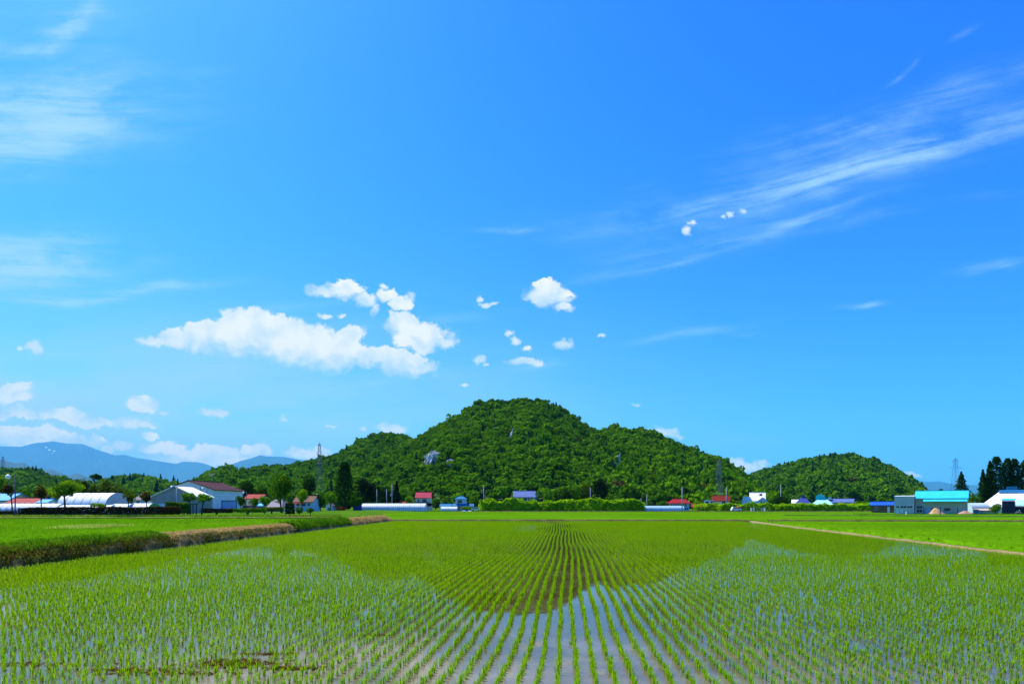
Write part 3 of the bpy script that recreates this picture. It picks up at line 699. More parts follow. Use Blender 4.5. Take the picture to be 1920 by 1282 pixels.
# ------------------------------------------------------------------ trees
BARK = mat('bark', (.055, .042, .030), .95, .4, 3.0, .8)
KINDS = {   # dark leaf, light leaf
 'green': ((.030, .10, .004), (.085, .21, .005)), 'bright': ((.060, .17, .004), (.15, .33, .006)), 'dark': ((.008, .030, .004), (.022, .070, .006)),
 'black': ((.006, .016, .004), (.014, .036, .005)), 'brown': ((.045, .035, .008), (.11, .075, .014)), 'olive': ((.045, .075, .005), (.12, .16, .006)),
 'yellow': ((.085, .19, .003), (.20, .37, .005)), 'vine': ((.12, .29, .003), (.30, .54, .005)), 'hedge': ((.026, .026, .007), (.085, .055, .016)), 'red': ((.07, .02, .01), (.16, .05, .02)), 'conifer': ((.008, .034, .006), (.024, .078, .008))}
def tree(name, label, cat, px0, px1, pyt, pyb, Y, g, tpx=None, kind='green', shape='round', leaf=.42, group=None, seed=None, dens=1.0, trunk=True, depth=None, lump=.45):
    """crown fills px0..px1 by pyt..pyb at distance Y; trunk stands at tpx on ground height g"""
    seed = seed if seed is not None else int(px0*13+pyt*7) & 0xffff
    r = np.random.default_rng(seed)
    cx = X((px0+px1)/2, Y); tx = X(tpx, Y) if tpx else cx
    zt, zb = Z(pyt, Y)-g, max(Z(pyb, Y)-g, .15); hw = (px1-px0)/2*Y/F; hh = (zt-zb)/2; zc = (zt+zb)/2; ox = cx-tx
    hd = depth or hw
    root = thing(name, label, cat, (tx, Y, g), 0, group)
    lo, hi = [np.array(c) for c in KINDS[kind]]
    Cn, Nn, T = [], [], []
    area = 4*math.pi*((hw*hd+hw*hh+hd*hh)/3)
    if shape == 'box': area = 4*hw*hh*2+4*hw*hd+8*hd*hh
    N_ = int(np.clip(dens*(6.0 if shape == 'box' else 2.5)*area/leaf**2, 150, 40000 if shape == 'box' else 9000))
    if shape == 'round':
        nl = int(np.clip(9+area/18, 9, 26))
        lobes = []
        for i in range(nl):
            d = r.normal(0, 1, 3); d /= np.linalg.norm(d); rr = r.uniform(.30, .46)
            lobes.append((d*(1-rr)*r.uniform(.75, 1.05), rr, r.uniform(0, 1)))
        lobes.append((np.zeros(3), .6, .4))
        for (c, rr, t) in lobes:
            m = int(N_*rr**2/sum(q[1]**2 for q in lobes))+6
            d = r.normal(0, 1, (m, 3)); d[:, 2] += .25; d /= np.linalg.norm(d, axis=1, keepdims=True)
            k = r.uniform(.72, 1.06, (m, 1))
            Cn.append(c+d*rr*k); Nn.append(d); T.append(np.clip(t*.6+.2+r.normal(0, .22, m), 0, 1))
        Cn = np.concatenate(Cn); Nn = np.concatenate(Nn); T = np.concatenate(T)
        Pn = Cn*np.array([hw, hd, hh])+np.array([ox, 0, zc])
    elif shape in ('cone', 'plume'):
        t = r.random(N_); z = zb+(zt-zb)*t
        pw = .8 if shape == 'cone' else .42
        prof = np.clip(1-t, .02, 1)**pw*(1.1 if shape == 'cone' else 1.25)*(1 if shape == 'cone' else np.clip(t*5+.45, 0, 1))
        tiers = max(4, int((zt-zb)/1.5)); tier = np.floor(t*tiers); hsh = _h(tier, tier*0+seed, 5); ph = t*tiers-tier
        a = r.uniform(0, 2*math.pi, N_)
        arm = .72+.40*vnoise(a*1.6+tier*3.7, tier*1.9, seed)
        rad = prof*arm*(1.0-.38*ph if shape == 'cone' else 1.0)*np.sqrt(r.uniform(.12, 1, N_))
        Pn = np.stack([ox+hw*rad*np.cos(a), hd*rad*np.sin(a), z-rad*hw*(.12 if shape == 'cone' else 0)], -1)
        Nn = np.stack([np.cos(a)*.7, np.sin(a)*.7, 0*a+.7], -1); T = np.clip(.5+.5*(hsh-.5)+r.normal(0, .25, N_), 0, 1)
    elif shape == 'box':
        u_ = r.uniform(-1, 1, (N_, 3)); ar = np.array([hd*hh*2, hw*hh*2, hw*hd]); ax = r.choice(3, N_, p=ar/ar.sum()); sg = np.where(r.random(N_) < .5, -1, 1)
        sg = np.where((ax == 2) & (sg < 0), 1, sg)
        u_[np.arange(N_), ax] = sg*r.uniform(.86, 1.03, N_)
        wob = 1+lump*fbm(u_[:, 0]*hw*.42+seed, u_[:, 1]*hd*.5, 4, seed)
        Nn = np.zeros((N_, 3)); Nn[np.arange(N_), ax] = sg; Nn[:, 2] += .2
        bul = 1+lump*.7*fbm(u_[:, 0]*hw*.6+seed+40, u_[:, 2]*hh*.6, 3, seed)
        Pn = np.stack([ox+u_[:, 0]*hw, u_[:, 1]*hd*bul, np.maximum(zb+(u_[:, 2]+1)*hh*wob, .05)], -1)
        T = np.clip(.5+fbm(u_[:, 0]*hw*.5+seed, u_[:, 2]*1.5, 3, seed)*1.4+r.normal(0, .2, N_), 0, 1)
    q = leaf_quads(r, Pn, Nn, leaf)
    col = (lo*(1-T[:, None])+hi*T[:, None])*r.uniform(.8, 1.2, (len(T), 1))
    quads('crown' if shape != 'box' else 'foliage', q, col, VINE if kind == 'vine' else LEAF, root)
    if trunk:
        b = MB(); tr = np.clip(hw*.075, .07, .38); top = np.array([ox*.8, 0, zb+(zt-zb)*(.55 if shape == 'round' else .9)])
        wob = r.normal(0, .05*hw, (3, 3)); wob[:, 2] = 0
        b.tube([(0, 0, -.1), np.array([ox*.15, 0, zb*.5])+wob[0]*.4, np.array([ox*.5, 0, zb])+wob[1]*.5, top], [tr*1.35, tr, tr*.85, tr*.2], 8)
        if shape == 'round':
            for k in range(6):
                a = r.uniform(0, 6.28); st = np.array([ox*.5, 0, zb*.9+(zt-zb)*r.uniform(.0, .25)])
                en = np.array([ox+hw*.62*math.cos(a), hd*.62*math.sin(a), zc+hh*r.uniform(-.2, .5)])
                b.tube([st, (st+en)/2+np.array([0, 0, -.08*hh]), en], [tr*.5, tr*.35, tr*.1], 6)
        b.build('trunk' if shape != 'box' else 'stems', BARK, root, True)
    return root
GL, GC, GR_ = .70, .20, .20
T_ = tree
# roadside row and groves on the left
T_('maple_tree', 'rusty brown round tree behind the leftmost street lamp', 'tree', 2, 33, 906, 931, 110, GL, 23, 'brown', leaf=.32)
T_('maple_tree', 'rusty brown tree right of the low red roof', 'tree', 63, 89, 907, 938, 114, GL, 78, 'brown', leaf=.32)
T_('spreading_tree', 'dark green spreading tree at the left end of the white arched barn', 'tree', 98, 142, 904, 932, 112, GL, 121, 'green', leaf=.34)
T_('broadleaf_tree', 'yellow green tree rising behind the dark spreading tree', 'tree', 86, 154, 897, 938, 170, GL, 112, 'yellow', leaf=.5)
T_('umbrella_pine', 'tall bare stemmed pine with a flat dark cap above the white barn', 'pine tree', 165, 190, 887, 902, 230, GL, 178, 'dark', leaf=.45)
for (a, b, t, k, lb) in ((140, 166, 894, 'olive', 'olive green tree behind the white barn, left of the flat capped pine'), (160, 186, 903, 'olive', 'olive tree under the flat capped pine behind the white barn'),
                         (184, 215, 897, 'olive', 'broad olive tree behind the right half of the white barn'), (208, 236, 904, 'olive', 'olive brown tree beyond the arched end of the white barn'),
                         (226, 262, 916, 'green', 'low green tree between the olive trees and the dark blue roof'), (300, 330, 918, 'green', 'green tree behind the left eave of the grey shed'),
                         (20, 62, 912, 'green', 'green tree behind the low red roof at the left'), (-20, 12, 884, 'bright', 'bright green tree cut by the left edge of the picture')):
    T_('grove_tree', lb, 'tree', a, b, t, 946, 205, GL, None, k, leaf=.55, group='grove behind the left farm')
T_('small_tree', 'small olive tree between the white barn and the dark blue roof', 'tree', 231, 257, 921, 942, 112, GL, 239, 'olive', leaf=.3)
T_('small_tree', 'small rusty tree just left of the grey gabled shed', 'tree', 261, 285, 920, 941, 112, GL, 276, 'brown', leaf=.3)
T_('small_tree', 'bright small tree in front of the white shed roof by the pergola', 'tree', 339, 368, 921, 942, 114, GL, 356, 'bright', leaf=.3)
T_('small_tree', 'bright small tree beside the corner of the maroon roofed hall', 'tree', 367, 399, 924, 944, 115, GL, 378, 'bright', leaf=.3)
T_('shrub', 'low leafy shrub poking over the dark hedge before the white barn', 'shrub', 168, 198, 941, 953, 106, GL, None, 'bright', leaf=.25)
T_('broadleaf_tree', 'dark wide tree clump behind the right end of the maroon roof', 'tree', 438, 484, 900, 940, 215, GL, None, 'dark', leaf=.55)
T_('broadleaf_tree', 'light green tree between the dark clump and the large roadside tree', 'tree', 476, 506, 903, 938, 220, GL, None, 'green', leaf=.55)
T_('small_tree', 'small green tree left of the third street lamp by the hall door', 'tree', 441, 461, 924, 952, 140, GL, 452, 'green', leaf=.32)
T_('small_tree', 'small darker tree right of the third street lamp', 'tree', 464, 486, 930, 952, 140, GL, 474, 'green', leaf=.32)
T_('small_tree', 'small pale green tree in front of the pink red roof', 'tree', 484, 509, 926, 951, 138, GL, 496, 'bright', leaf=.32)
T_('roadside_tree', 'large full green tree standing before the grey hipped roof', 'tree', 499, 549, 879, 946, 150, GL, 528, 'green', leaf=.42)
T_('small_tree', 'yellow green round tree in front of the pale blue house', 'tree', 552, 582, 914, 944, 146, GL, 566, 'yellow', leaf=.34)
T_('broadleaf_tree', 'dark tree left of the foot of the tall pylon', 'tree', 564, 594, 886, 938, 240, GL, None, 'dark', leaf=.55)
T_('small_tree', 'dark green tree beside the fourth street lamp', 'tree', 588, 614, 917, 954, 185, GL, None, 'green', leaf=.42)
T_('small_tree', 'yellow green tree just left of the tall conical tree', 'tree', 606, 633, 917, 948, 195, GL, None, 'bright', leaf=.42)
T_('conical_tree', 'tallest dark conical tree left of the long plastic tunnel', 'tree', 624, 668, 866, 954, 205, .45, 646, 'conifer', 'plume', leaf=.55, dens=1.6)
T_('small_tree', 'small light tree at the right foot of the tall conical tree', 'tree', 655, 680, 923, 952, 200, .45, None, 'green', leaf=.42)
T_('cedar_tree', 'very dark broad tree right of the tall conical tree', 'tree', 660, 700, 893, 954, 238, .4, None, 'black', leaf=.6)
T_('cedar_tree', 'very dark tree behind the left half of the plastic tunnel', 'tree', 682, 718, 900, 954, 240, .4, None, 'black', leaf=.6)
T_('cedar_tree', 'dark lower tree between the two utility poles behind the tunnel', 'tree', 704, 742, 908, 954, 246, .4, None, 'dark', leaf=.6)
T_('cedar_tree', 'dark pointed cedar with a rusty tip left of the red roofed house', 'tree', 730, 757, 902, 950, 244, .4, None, 'black', 'cone', leaf=.6, dens=1.8)
T_('shrub', 'red leaved shrub at the foot of the tall conical tree', 'shrub', 627, 650, 947, 958, 190, .5, None, 'red', leaf=.3)
for (a, b, t, k, lb) in ((753, 780, 927, 'bright', 'light tree between the pointed cedar and the red roofed house'), (806, 828, 931, 'green', 'green tree touching the right wall of the red roofed house'),
                         (824, 854, 929, 'green', 'green tree between the red roofed and the blue roofed houses'), (876, 904, 928, 'green', 'green tree behind the blue roofed house, left of the pole'),
                         (900, 936, 932, 'olive', 'olive green tree behind the utility pole beside the orchard'), (1062, 1092, 897, 'bright', 'brightest tree behind the orchard, left of the black cedars'),
                         (1034, 1062, 906, 'green', 'green tree right of the lavender roofed house'), (1050, 1082, 910, 'dark', 'dark tree behind the middle of the orchard'),
                         (1084, 1114, 904, 'olive', 'olive tree behind the pole in the middle of the orchard'), (1142, 1168, 930, 'green', 'low green tree right of the black cedars'),
                         (1206, 1228, 936, 'green', 'low tree above the pale blue tunnel'), (1228, 1256, 938, 'green', 'low tree left of the pink red hipped roof'),
                         (1296, 1320, 936, 'bright', 'light tree between the pink red and the rust red roofs'), (1358, 1394, 936, 'green', 'dark green bush tree beside the rust red roof'),
                         (1600, 1636, 938, 'green', 'green tree left of the bright blue shed roof'), (1640, 1676, 930, 'green', 'green tree behind the bright blue shed roof')):
    T_('village_tree', lb, 'tree', a, b, t, 954, 268, GC, None, k, leaf=.62, group='trees at the foot of the hill')
T_('cedar_tree', 'large black cedar behind the orchard right of the pole', 'tree', 1108, 1147, 892, 950, 264, GC, None, 'black', leaf=.65)
T_('garden_tree', 'dark bushy tree right of the white and blue house', 'tree', 1438, 1487, 929, 953, 245, GC, None, 'dark', leaf=.55)
T_('fir_tree', 'open branched fir behind the right end of the cyan roof', 'fir tree', 1784, 1821, 884, 930, 215, GR_, 1803, 'conifer', 'cone', leaf=.5, dens=1.3)
for (a, b, t, k, lb) in ((1828, 1858, 880, 'cone', 'leftmost spire of the dark conifer group on the right'), (1836, 1876, 864, 'cone', 'second conifer from the left in the dark group on the right'),
                         (1848, 1888, 856, 'plume', 'tallest conifer of the dark group on the right'), (1874, 1904, 859, 'plume', 'slim conifer right of the tallest in the dark group'),
                         (1886, 1918, 860, 'plume', 'fifth conifer of the dark group, above the blue ridge cap'), (1902, 1944, 863, 'plume', 'conifer at the right edge of the picture')):
    T_('fir_tree', lb, 'fir tree', a, b, t, 945, 212, GR_, None, 'conifer', k, leaf=.62, dens=1.7, group='dark conifers behind the white barn')
T_('broadleaf_tree', 'bushy tree between the cyan roofed building and the white barn', 'tree', 1811, 1838, 921, 958, 186, GR_, None, 'green', leaf=.45)
T_('treetop_tree', 'small dark treetop showing over the ridge of the cyan roof', 'tree', 1758, 1770, 915, 935, 205, GR_, None, 'dark', leaf=.4)
T_('shrub', 'leafy shrub in front of the white barn, left of the navy shed', 'shrub', 1854, 1879, 942, 961, 163, GR_, None, 'green', leaf=.32)
# hedges and clipped bushes
T_('hedge', 'short low dark hedge at the left edge', 'hedge', -60, 27, 958, 965, 106, GL, None, 'hedge', 'box', leaf=.22, depth=.7)
T_('hedge', 'long dark russet hedge in front of the white tunnels', 'hedge', 42, 332, 951, 964, 104, GL, None, 'hedge', 'box', leaf=.24, depth=.9, dens=1.2)
T_('hedge', 'low russet hedge along the maroon roofed hall', 'hedge', 380, 433, 953, 961, 118, GL, None, 'hedge', 'box', leaf=.22, depth=.7)
T_('hedge', 'low light green hedge before the third street lamp', 'hedge', 432, 497, 953, 960, 124, GL, None, 'bright', 'box', leaf=.24, depth=.8)
T_('hedge', 'yellow brown low hedge under the grey hipped roof', 'hedge', 489, 529, 951, 958, 135, GL, None, 'olive', 'box', leaf=.24, depth=.8)
T_('clipped_bush', 'square clipped green bush beside the pergola', 'bush', 317, 349, 942, 962, 107, GL, None, 'green', 'box', leaf=.26)
T_('clipped_bush', 'dark upright clipped bush right of the large roadside tree', 'bush', 537, 550, 944, 963, 122, GL, None, 'dark', 'box', leaf=.26)
T_('bush', 'round green bush right of the dark clipped bush', 'bush', 552, 570, 949, 963, 124, GL, None, 'green', leaf=.26)
T_('bush', 'low round bush in front of the pale blue house', 'bush', 572, 592, 951, 963, 128, GL, None, 'green', leaf=.26)
T_('orchard_row', 'long bright green orchard row across the middle', 'orchard', 902, 1204, 940, 957.6, 222, GC, None, 'vine', 'box', leaf=.55, depth=3.2, dens=1.5, lump=1.25)
T_('orchard_row', 'small bright orchard patch below the low red roof', 'orchard', 1303, 1347, 946, 957, 228, GC, None, 'vine', 'box', leaf=.5, depth=2.5, lump=1.25)
T_('orchard_row', 'long orchard row on the right below the mint roof', 'orchard', 1348, 1646, 946, 957.6, 224, GC, None, 'vine', 'box', leaf=.5, depth=2.5, dens=1.3, lump=1.25)
T_('bush', 'round bush under the eaves of the blue roofed house', 'bush', 862, 890, 947, 958, 232, GC, None, 'bright', leaf=.4)
T_('bush', 'dark round bush against the brown wall of the blue shed', 'bush', 1648, 1660, 949, 961, 186, GC, None, 'dark', leaf=.3)

# ------------------------------------------------------------------ buildings
WHITE = mat('white_paint', (.78, .78, .76), .6, .06, .6); CREAM = mat('cream_render', (.62, .57, .46), .8, .1, .6)
GREYW = mat('grey_siding', (.46, .45, .43), .7, .10, .5, stripe=('X', 3.0, .12)); PALEB = mat('pale_blue_wall', (.48, .62, .72), .7, .08, .6)
LAV = mat('lavender_siding', (.50, .50, .56), .7, .10, .5, stripe=('X', 2.6, .14)); BROWNW = mat('brown_boards', (.16, .10, .06), .85, .25, 1.2)
DARKG = mat('dark_glass', (.02, .03, .05), .12, .1, 1.0, spec=.6); NAVY = mat('navy_sheet', (.012, .018, .06), .6, .15, .8, stripe=('X', 3.0, .2))
FRAME = mat('window_frame', (.55, .56, .58), .5, .08, 2.0); DARKF = mat('dark_frame', (.05, .045, .05), .5, .1, 2.0)
def roofm(name, c, st='X'): return mat(name, c, .6, .10, .5, stripe=(st, 2.2, .18), spec=.08)
R_RED = roofm('red_roof', (.30, .008, .012)); R_PINK = roofm('crimson_roof', (.36, .006, .05)); R_MAR = roofm('maroon_roof', (.055, .004, .009), 'Y'); R_BLUE = roofm('blue_roof', (.015, .10, .50))
R_CYAN = roofm('cyan_roof', (.03, .50, .62)); R_SLATE = roofm('slate_blue_roof', (.10, .15, .34)); R_TEAL = roofm('teal_blue_roof', (.01, .16, .32)); R_MINT = roofm('mint_roof', (.32, .72, .62), 'Y')
R_WHITE = roofm('white_roof', (.80, .80, .80), 'Y'); R_GREY = roofm('mauve_grey_roof', (.22, .19, .22)); R_RUST = roofm('rust_roof', (.17, .012, .005)); R_BRN = roofm('brown_roof', (.13, .045, .03)); R_IND = roofm('indigo_roof', (.035, .055, .26), 'Y')
R_SKY = roofm('sky_blue_roof', (.10, .42, .72))
def opening(parent, name, lx0, lx1, z0, z1, y=0.0, frame=FRAME, pane=DARKG, bars=1, fw=.07):
    m = MB(); y0, y1 = y-.045, y+.02
    m.box(lx0-fw, lx0, y0, y1, z0-fw, z1+fw); m.box(lx1, lx1+fw, y0, y1, z0-fw, z1+fw); m.box(lx0, lx1, y0, y1, z1, z1+fw); m.box(lx0, lx1, y0, y1, z0-fw, z0)
    for k in range(1, bars+1):
        xx = lx0+(lx1-lx0)*k/(bars+1); m.box(xx-.02, xx+.02, y0+.004, y1, z0, z1)
    f = m.build(name, frame, parent)
    MB().box(lx0, lx1, y-.012, y+.018, z0, z1).build('pane' if name == 'window' else 'leaf', pane, f)
    return f
class House:
    def __init__(s, name, label, cat, px0, px1, Y, g, eave, ridge, depth, wall, roof, axis='x', over=.45, rz=None, group=None, thick=.16):
        s.Y, s.g = Y, g; s.cx = X((px0+px1)/2, Y); s.depth = depth
        if rz is None: rz = -math.atan2(s.cx, Y)*1.08 if px0 > 1100 else 0
        s.k = math.cos(rz)-s.cx/Y*math.sin(rz); w = (px1-px0)/2*Y/F/s.k; s.w = w
        s.root = thing(name, label, cat, (s.cx, Y, g), rz, group)
        s.ze = Z(eave, Y)-g
        yr = Y+(depth/2 if axis != 'y' else 0)
        s.zr = Z(ridge, yr)-g
        ze, zr, D = s.ze, s.zr, depth
        m = MB()
        if axis == 'x':
            m.prism([(0, -.3), (0, ze), (D/2, zr-.1), (D, ze), (D, -.3)], -w, w, 'x'); m.build('wall', wall, s.root)
            sl = (zr-ze)/(D/2); o = over
            r_ = MB(); r_.slab([(-w-o, -o, ze-o*sl+.12), (w+o, -o, ze-o*sl+.12), (w+o, D/2, zr+.12), (-w-o, D/2, zr+.12)], thick)
            r_.slab([(-w-o, D/2+.004, zr+.12), (w+o, D/2+.004, zr+.12), (w+o, D+o, ze-o*sl+.12), (-w-o, D+o, ze-o*sl+.12)], thick)
            r_.box(-w-o, w+o, D/2-.16, D/2+.16, zr+.10, zr+.24)
        elif axis == 'y':
            m.prism([(-w, -.3), (-w, ze), (0, zr-.1), (w, ze), (w, -.3)], 0, D, 'y'); m.build('wall', wall, s.root)
            sl = (zr-ze)/w; o = over
            r_ = MB(); r_.slab([(-w-o, -o, ze-o*sl+.12), (0, -o, zr+.12), (0, D+o, zr+.12), (-w-o, D+o, ze-o*sl+.12)], thick)
            r_.slab([(.004, -o, zr+.12), (w+o, -o, ze-o*sl+.12), (w+o, D+o, ze-o*sl+.12), (.004, D+o, zr+.12)], thick)
            r_.box(-.16, .16, -o, D+o, zr+.10, zr+.22)
        elif axis == 'flat':
            m.box(-w, w, 0, D, -.3, ze); m.build('wall', wall, s.root)
            r_ = MB(); o = over; r_.slab([(-w-o, -o, ze+.22), (w+o, -o, ze+.22), (w+o, D+o, zr+.22), (-w-o, D+o, zr+.22)], thick)
        else:   # hip: ridge length = axis
            m.box(-w, w, 0, D, -.3, ze); m.build('wall', wall, s.root)
            rl = axis; o = over; r_ = MB()
            e = [(-w-o, -o, ze), (w+o, -o, ze), (w+o, D+o, ze), (-w-o, D+o, ze)]; t = [(-rl, D/2, zr), (rl, D/2, zr)]
            b = [(x, y, z-.14) for (x, y, z) in e]
            r_.add(e+t+b, [(0, 1, 5, 4), (1, 2, 5), (2, 3, 4, 5), (3, 0, 4), (0, 6, 7, 1), (1, 7, 8, 2), (2, 8, 9, 3), (3, 9, 6, 0), (6, 9, 8, 7)])
            r_.box(-rl-.1, rl+.1, D/2-.14, D/2+.14, zr-.06, zr+.10)
        s.roof = r_.build('roof', roof, s.root)
    def lx(s, px): return (X(px, s.Y)-s.cx)/s.k
    def lz(s, py): return Z(py, s.Y)-s.g
    def win(s, a, b, t, bt, **k): opening(s.root, 'window', s.lx(a), s.lx(b), s.lz(bt), s.lz(t), **k); return s
    def door(s, a, b, t, pane=BROWNW, **k): opening(s.root, 'door', s.lx(a), s.lx(b), .05, s.lz(t), pane=pane, **k); return s
    def pent(s, a, b, t, bt, material, out=1.1, name='lower_roof'):
        MB().slab([(s.lx(a), -out, s.lz(bt)), (s.lx(b), -out, s.lz(bt)), (s.lx(b), -.02, s.lz(t)), (s.lx(a), -.02, s.lz(t))], .12).build(name, material, s.root); return s
    def box(s, name, a, b, t, bt, material, y0=-.06, y1=-.003):
        MB().box(s.lx(a), s.lx(b), y0, y1, s.lz(bt) if bt is not None else 0, s.lz(t)).build(name, material, s.root); return s

# left farm
House('farmhouse', 'low house with a sky blue roof at the left edge', 'house', -40, 15, 165, GL, 937, 925, 8, CREAM, R_SKY).win(-6, -1, 939, 943)
House('farmhouse', 'long low house with a bright red roof behind the leftmost lamp', 'house', 12, 66, 160, GL, 943, 934, 7, CREAM, R_RED).win(20, 26, 944, 948).win(34, 40, 944, 948)
House('shed', 'small shed with a pale blue and white roof behind the rusty tree', 'shed', 72, 87, 150, GL, 941.5, 936, 4, WHITE, R_SKY).door(77, 80, 944)
House('farmhouse', 'small house with a dark blue hipped roof left of the grey shed', 'house', 250, 271, 170, GL, 937, 926, 6, PALEB, mat('dark_tile', (.03, .035, .06), .7, .2, 2.0), .8).win(256, 262, 939, 943)
h = House('shed', 'grey gabled shed with a white metal roof', 'shed', 284, 371, 142, GL, 931, 911.5, 7, mat('shed_grey', (.33, .31, .30), .8, .15, .5, stripe=('X', 2.4, .15)), R_WHITE, 'y', .35)
h.box('blue_panel', 285, 318, 944, 962, PALEB); h.win(322, 326, 941, 945); h.box('rolling_door', 330, 344, 945, 962, FRAME)
h = House('hall', 'large white hall with a maroon gabled roof', 'hall', 308, 400, 165, GL, 917, 901, 18, mat('hall_white', (.74, .78, .82), .7, .06, .3), R_MAR, 'y', .5)
w = h.w; fr = MB()
for (y0, y1, z0, z1) in ((4.6, 4.9, 0, 3.0), (13.6, 13.9, 0, 3.0), (4.9, 13.6, 2.75, 3.0)): fr.box(w-.02, w+.10, y0, y1, z0, z1)
f = fr.build('door', mat('door_surround', (.03, .05, .18), .6, .1, 1), h.root); 
lf = MB()
for k in range(5): lf.box(w-.01, w+.05, 4.95+k*1.73, 4.95+k*1.73+1.68, .05, 2.72)
lf.build('leaf', mat('door_blue', (.22, .40, .68), .5, .08, 1), f)
opening(h.root, 'window', h.lx(376), h.lx(380), h.lz(919), h.lz(914))
a = MB(); zt = h.zr+.2; a.tube([(.3, 12, zt-.1), (.3, 12, zt+2.3)], .05, 6); a.tube([(-.5, 12, zt+2.1), (1.1, 12, zt+2.1)], .035, 6); a.tube([(-.3, 12, zt+1.7), (.9, 12, zt+1.7)], .03, 6)
for x_ in (-.5, -.1, .3, .7, 1.1): a.tube([(x_, 11.6, zt+2.1), (x_, 12.4, zt+2.1)], .025, 5)
a.tube([(.3, 12, zt+1.3), (1.3, 12.6, zt-.3)], .015, 4); a.build('antenna', FRAME, h.root)
House('farmhouse', 'low house with a pink red roof right of the hall', 'house', 461, 489, 190, GL, 934, 926.5, 6, CREAM, R_RED).win(470, 476, 937, 942)
House('farmhouse', 'house with a large mauve grey hipped roof behind the roadside tree', 'house', 499, 527, 168, GL, 950, 935, 8, CREAM, R_GREY, .9, .5).win(505, 510, 952, 957).door(516, 520, 951.5)
h = House('farmhouse', 'pale blue house with a brown roof behind the yellow green tree', 'house', 552, 585, 178, GL, 940, 929.5, 7, PALEB, R_BRN); h.win(556, 561, 943, 948).win(567, 573, 943, 948).win(577, 581, 943, 948); h.pent(551, 570, 940.5, 943, R_RED, .9)
House('small_house', 'small white gabled house left of the conical tree', 'house', 611, 623, 200, GL, 947, 941, 5, WHITE, R_GREY, 'y', .3).door(615, 618, 951)
House('lean_to', 'low open shed with a light blue slanted roof beside the red van', 'shed', 475, 491, 158, GL, 949.5, 945.5, 3, mat('shed_blue', (.04, .06, .14), .8, .1, 1), R_SKY, 'flat', .2).door(481, 485, 951)
# pergola
pg = thing('pergola', 'dark flat roofed pergola beside the clipped bush', 'pergola', (X(343, 112), 112, GL)); w = 22*112/F
MB().box(-w, w, -1.2, 1.2, 2.0, 2.16).build('roof', DARKF, pg)
for sx in (-.15, .2, .62, .9):
    for y_ in (-1, 1): MB().box(w*sx-.07, w*sx+.07, y_-.07, y_+.07, 0, 1.998).build('post', DARKF, pg)
# arched barn and plastic tunnels
VINYL = mat('white_vinyl', (.80, .81, .82), .4, .07, .8, stripe=('X', .55, .16), spec=.4); FILM = mat('clear_film', (.64, .68, .70), .25, .14, .9, stripe=('X', .45, .22), spec=.6)
NET = mat('pale_net', (.55, .63, .72), .6, .12, .7, stripe=('DIAGONAL', .5, .22)); HOOP = mat('hoop_steel', (.35, .36, .38), .4, .1, 1)
def tunnel(name, label, cat, px0, px1, Y, g, pyt, width, material, rz=0, endm=None, group=None, door=True, wallh=.25, hoops=6, length=None):
    L_ = (length or (px1-px0)*Y/F)/2; H_ = Z(pyt, Y)-g
    root = thing(name, label, cat, (X((px0+px1)/2, Y), Y+width/2, g), rz, group)
    n = 14; ww = width/2
    prof = [(-ww, 0.0)]+[(-ww*math.cos(math.pi*k/n), wallh*H_+(1-wallh)*H_*math.sin(math.pi*k/n)) for k in range(n+1)]+[(ww, 0.0)]
    m = MB(); k = len(prof)
    m.add([(-L_, p[0], p[1]) for p in prof]+[(L_, p[0], p[1]) for p in prof], [(i, k+i, k+i+1, i+1) for i in range(k-1)])
    m.build('cover', material, root, True)
    for xx in (-L_+.01, L_-.01): MB().add([(xx, p[0]*.995, p[1]*.995) for p in prof], [tuple(range(k))]).build('end_wall', endm or material, root)
    hp = MB()
    for j in range(hoops+1):
        xx = -L_+2*L_*j/hoops
        hp.tube([(xx, p[0]*1.006, p[1]*1.006+.01) for p in prof], .03, 5)
    hp.build('hoops', HOOP, root)
    if door:
        d = MB().box(L_, L_+.05, -ww*.28, ww*.28, 0, min(2.2, H_*.6)); d.build('door', FRAME, root)
    return root
tunnel('arched_barn', 'tall white arched barn with its shade tinted end facing right', 'barn', 100, 214, 142, GL, 923.5, 7.0, mat('barn_white', (.84, .84, .84), .5, .05, .6), math.radians(-14), mat('barn_end_shaded', (.42, .46, .55), .6, .1, .6), length=13.5)  # blue shade on the end wall is painted in as a darker colour
TG = 'low white tunnels behind the long hedge'
tunnel('plastic_tunnel', 'long low white tunnel behind the two street posts at the far left', 'greenhouse', -60, 104, 122, GL, 943.5, 5, NET, 0, group=TG, hoops=14)
tunnel('plastic_tunnel', 'low white tunnel in front of the white arched barn', 'greenhouse', 106, 203, 120, GL, 946, 4.5, NET, 0, group=TG, hoops=9)
tunnel('plastic_tunnel', 'short low white tunnel right of the arched barn end', 'greenhouse', 204, 237, 121, GL, 944, 4.5, NET, 0, group=TG, hoops=4)
tunnel('plastic_tunnel', 'low white tunnel with a green end beside the grey shed', 'greenhouse', 239, 276, 122, GL, 943, 5, NET, 0, mat('green_net', (.12, .30, .10), .8, .2, 1), group=TG, hoops=4)
tunnel('plastic_tunnel', 'long silvery plastic tunnel left of the red roofed house', 'greenhouse', 677, 797, 214, .22, 943.3, 6.0, FILM, 0, group='tunnels at the village edge', hoops=12)
tunnel('plastic_tunnel', 'short bluish tunnel between the red and blue roofed houses', 'greenhouse', 826, 857, 226, GC, 949.5, 4.5, FILM, 0, group='tunnels at the village edge', hoops=4)
tunnel('plastic_tunnel', 'long flat pale blue tunnel right of the orchard row', 'greenhouse', 1203, 1283, 222, GC, 948, 4.0, mat('blue_film', (.38, .58, .70), .3, .1, .8, stripe=('X', .45, .15), spec=.6), 0, group='tunnels at the village edge', hoops=9)
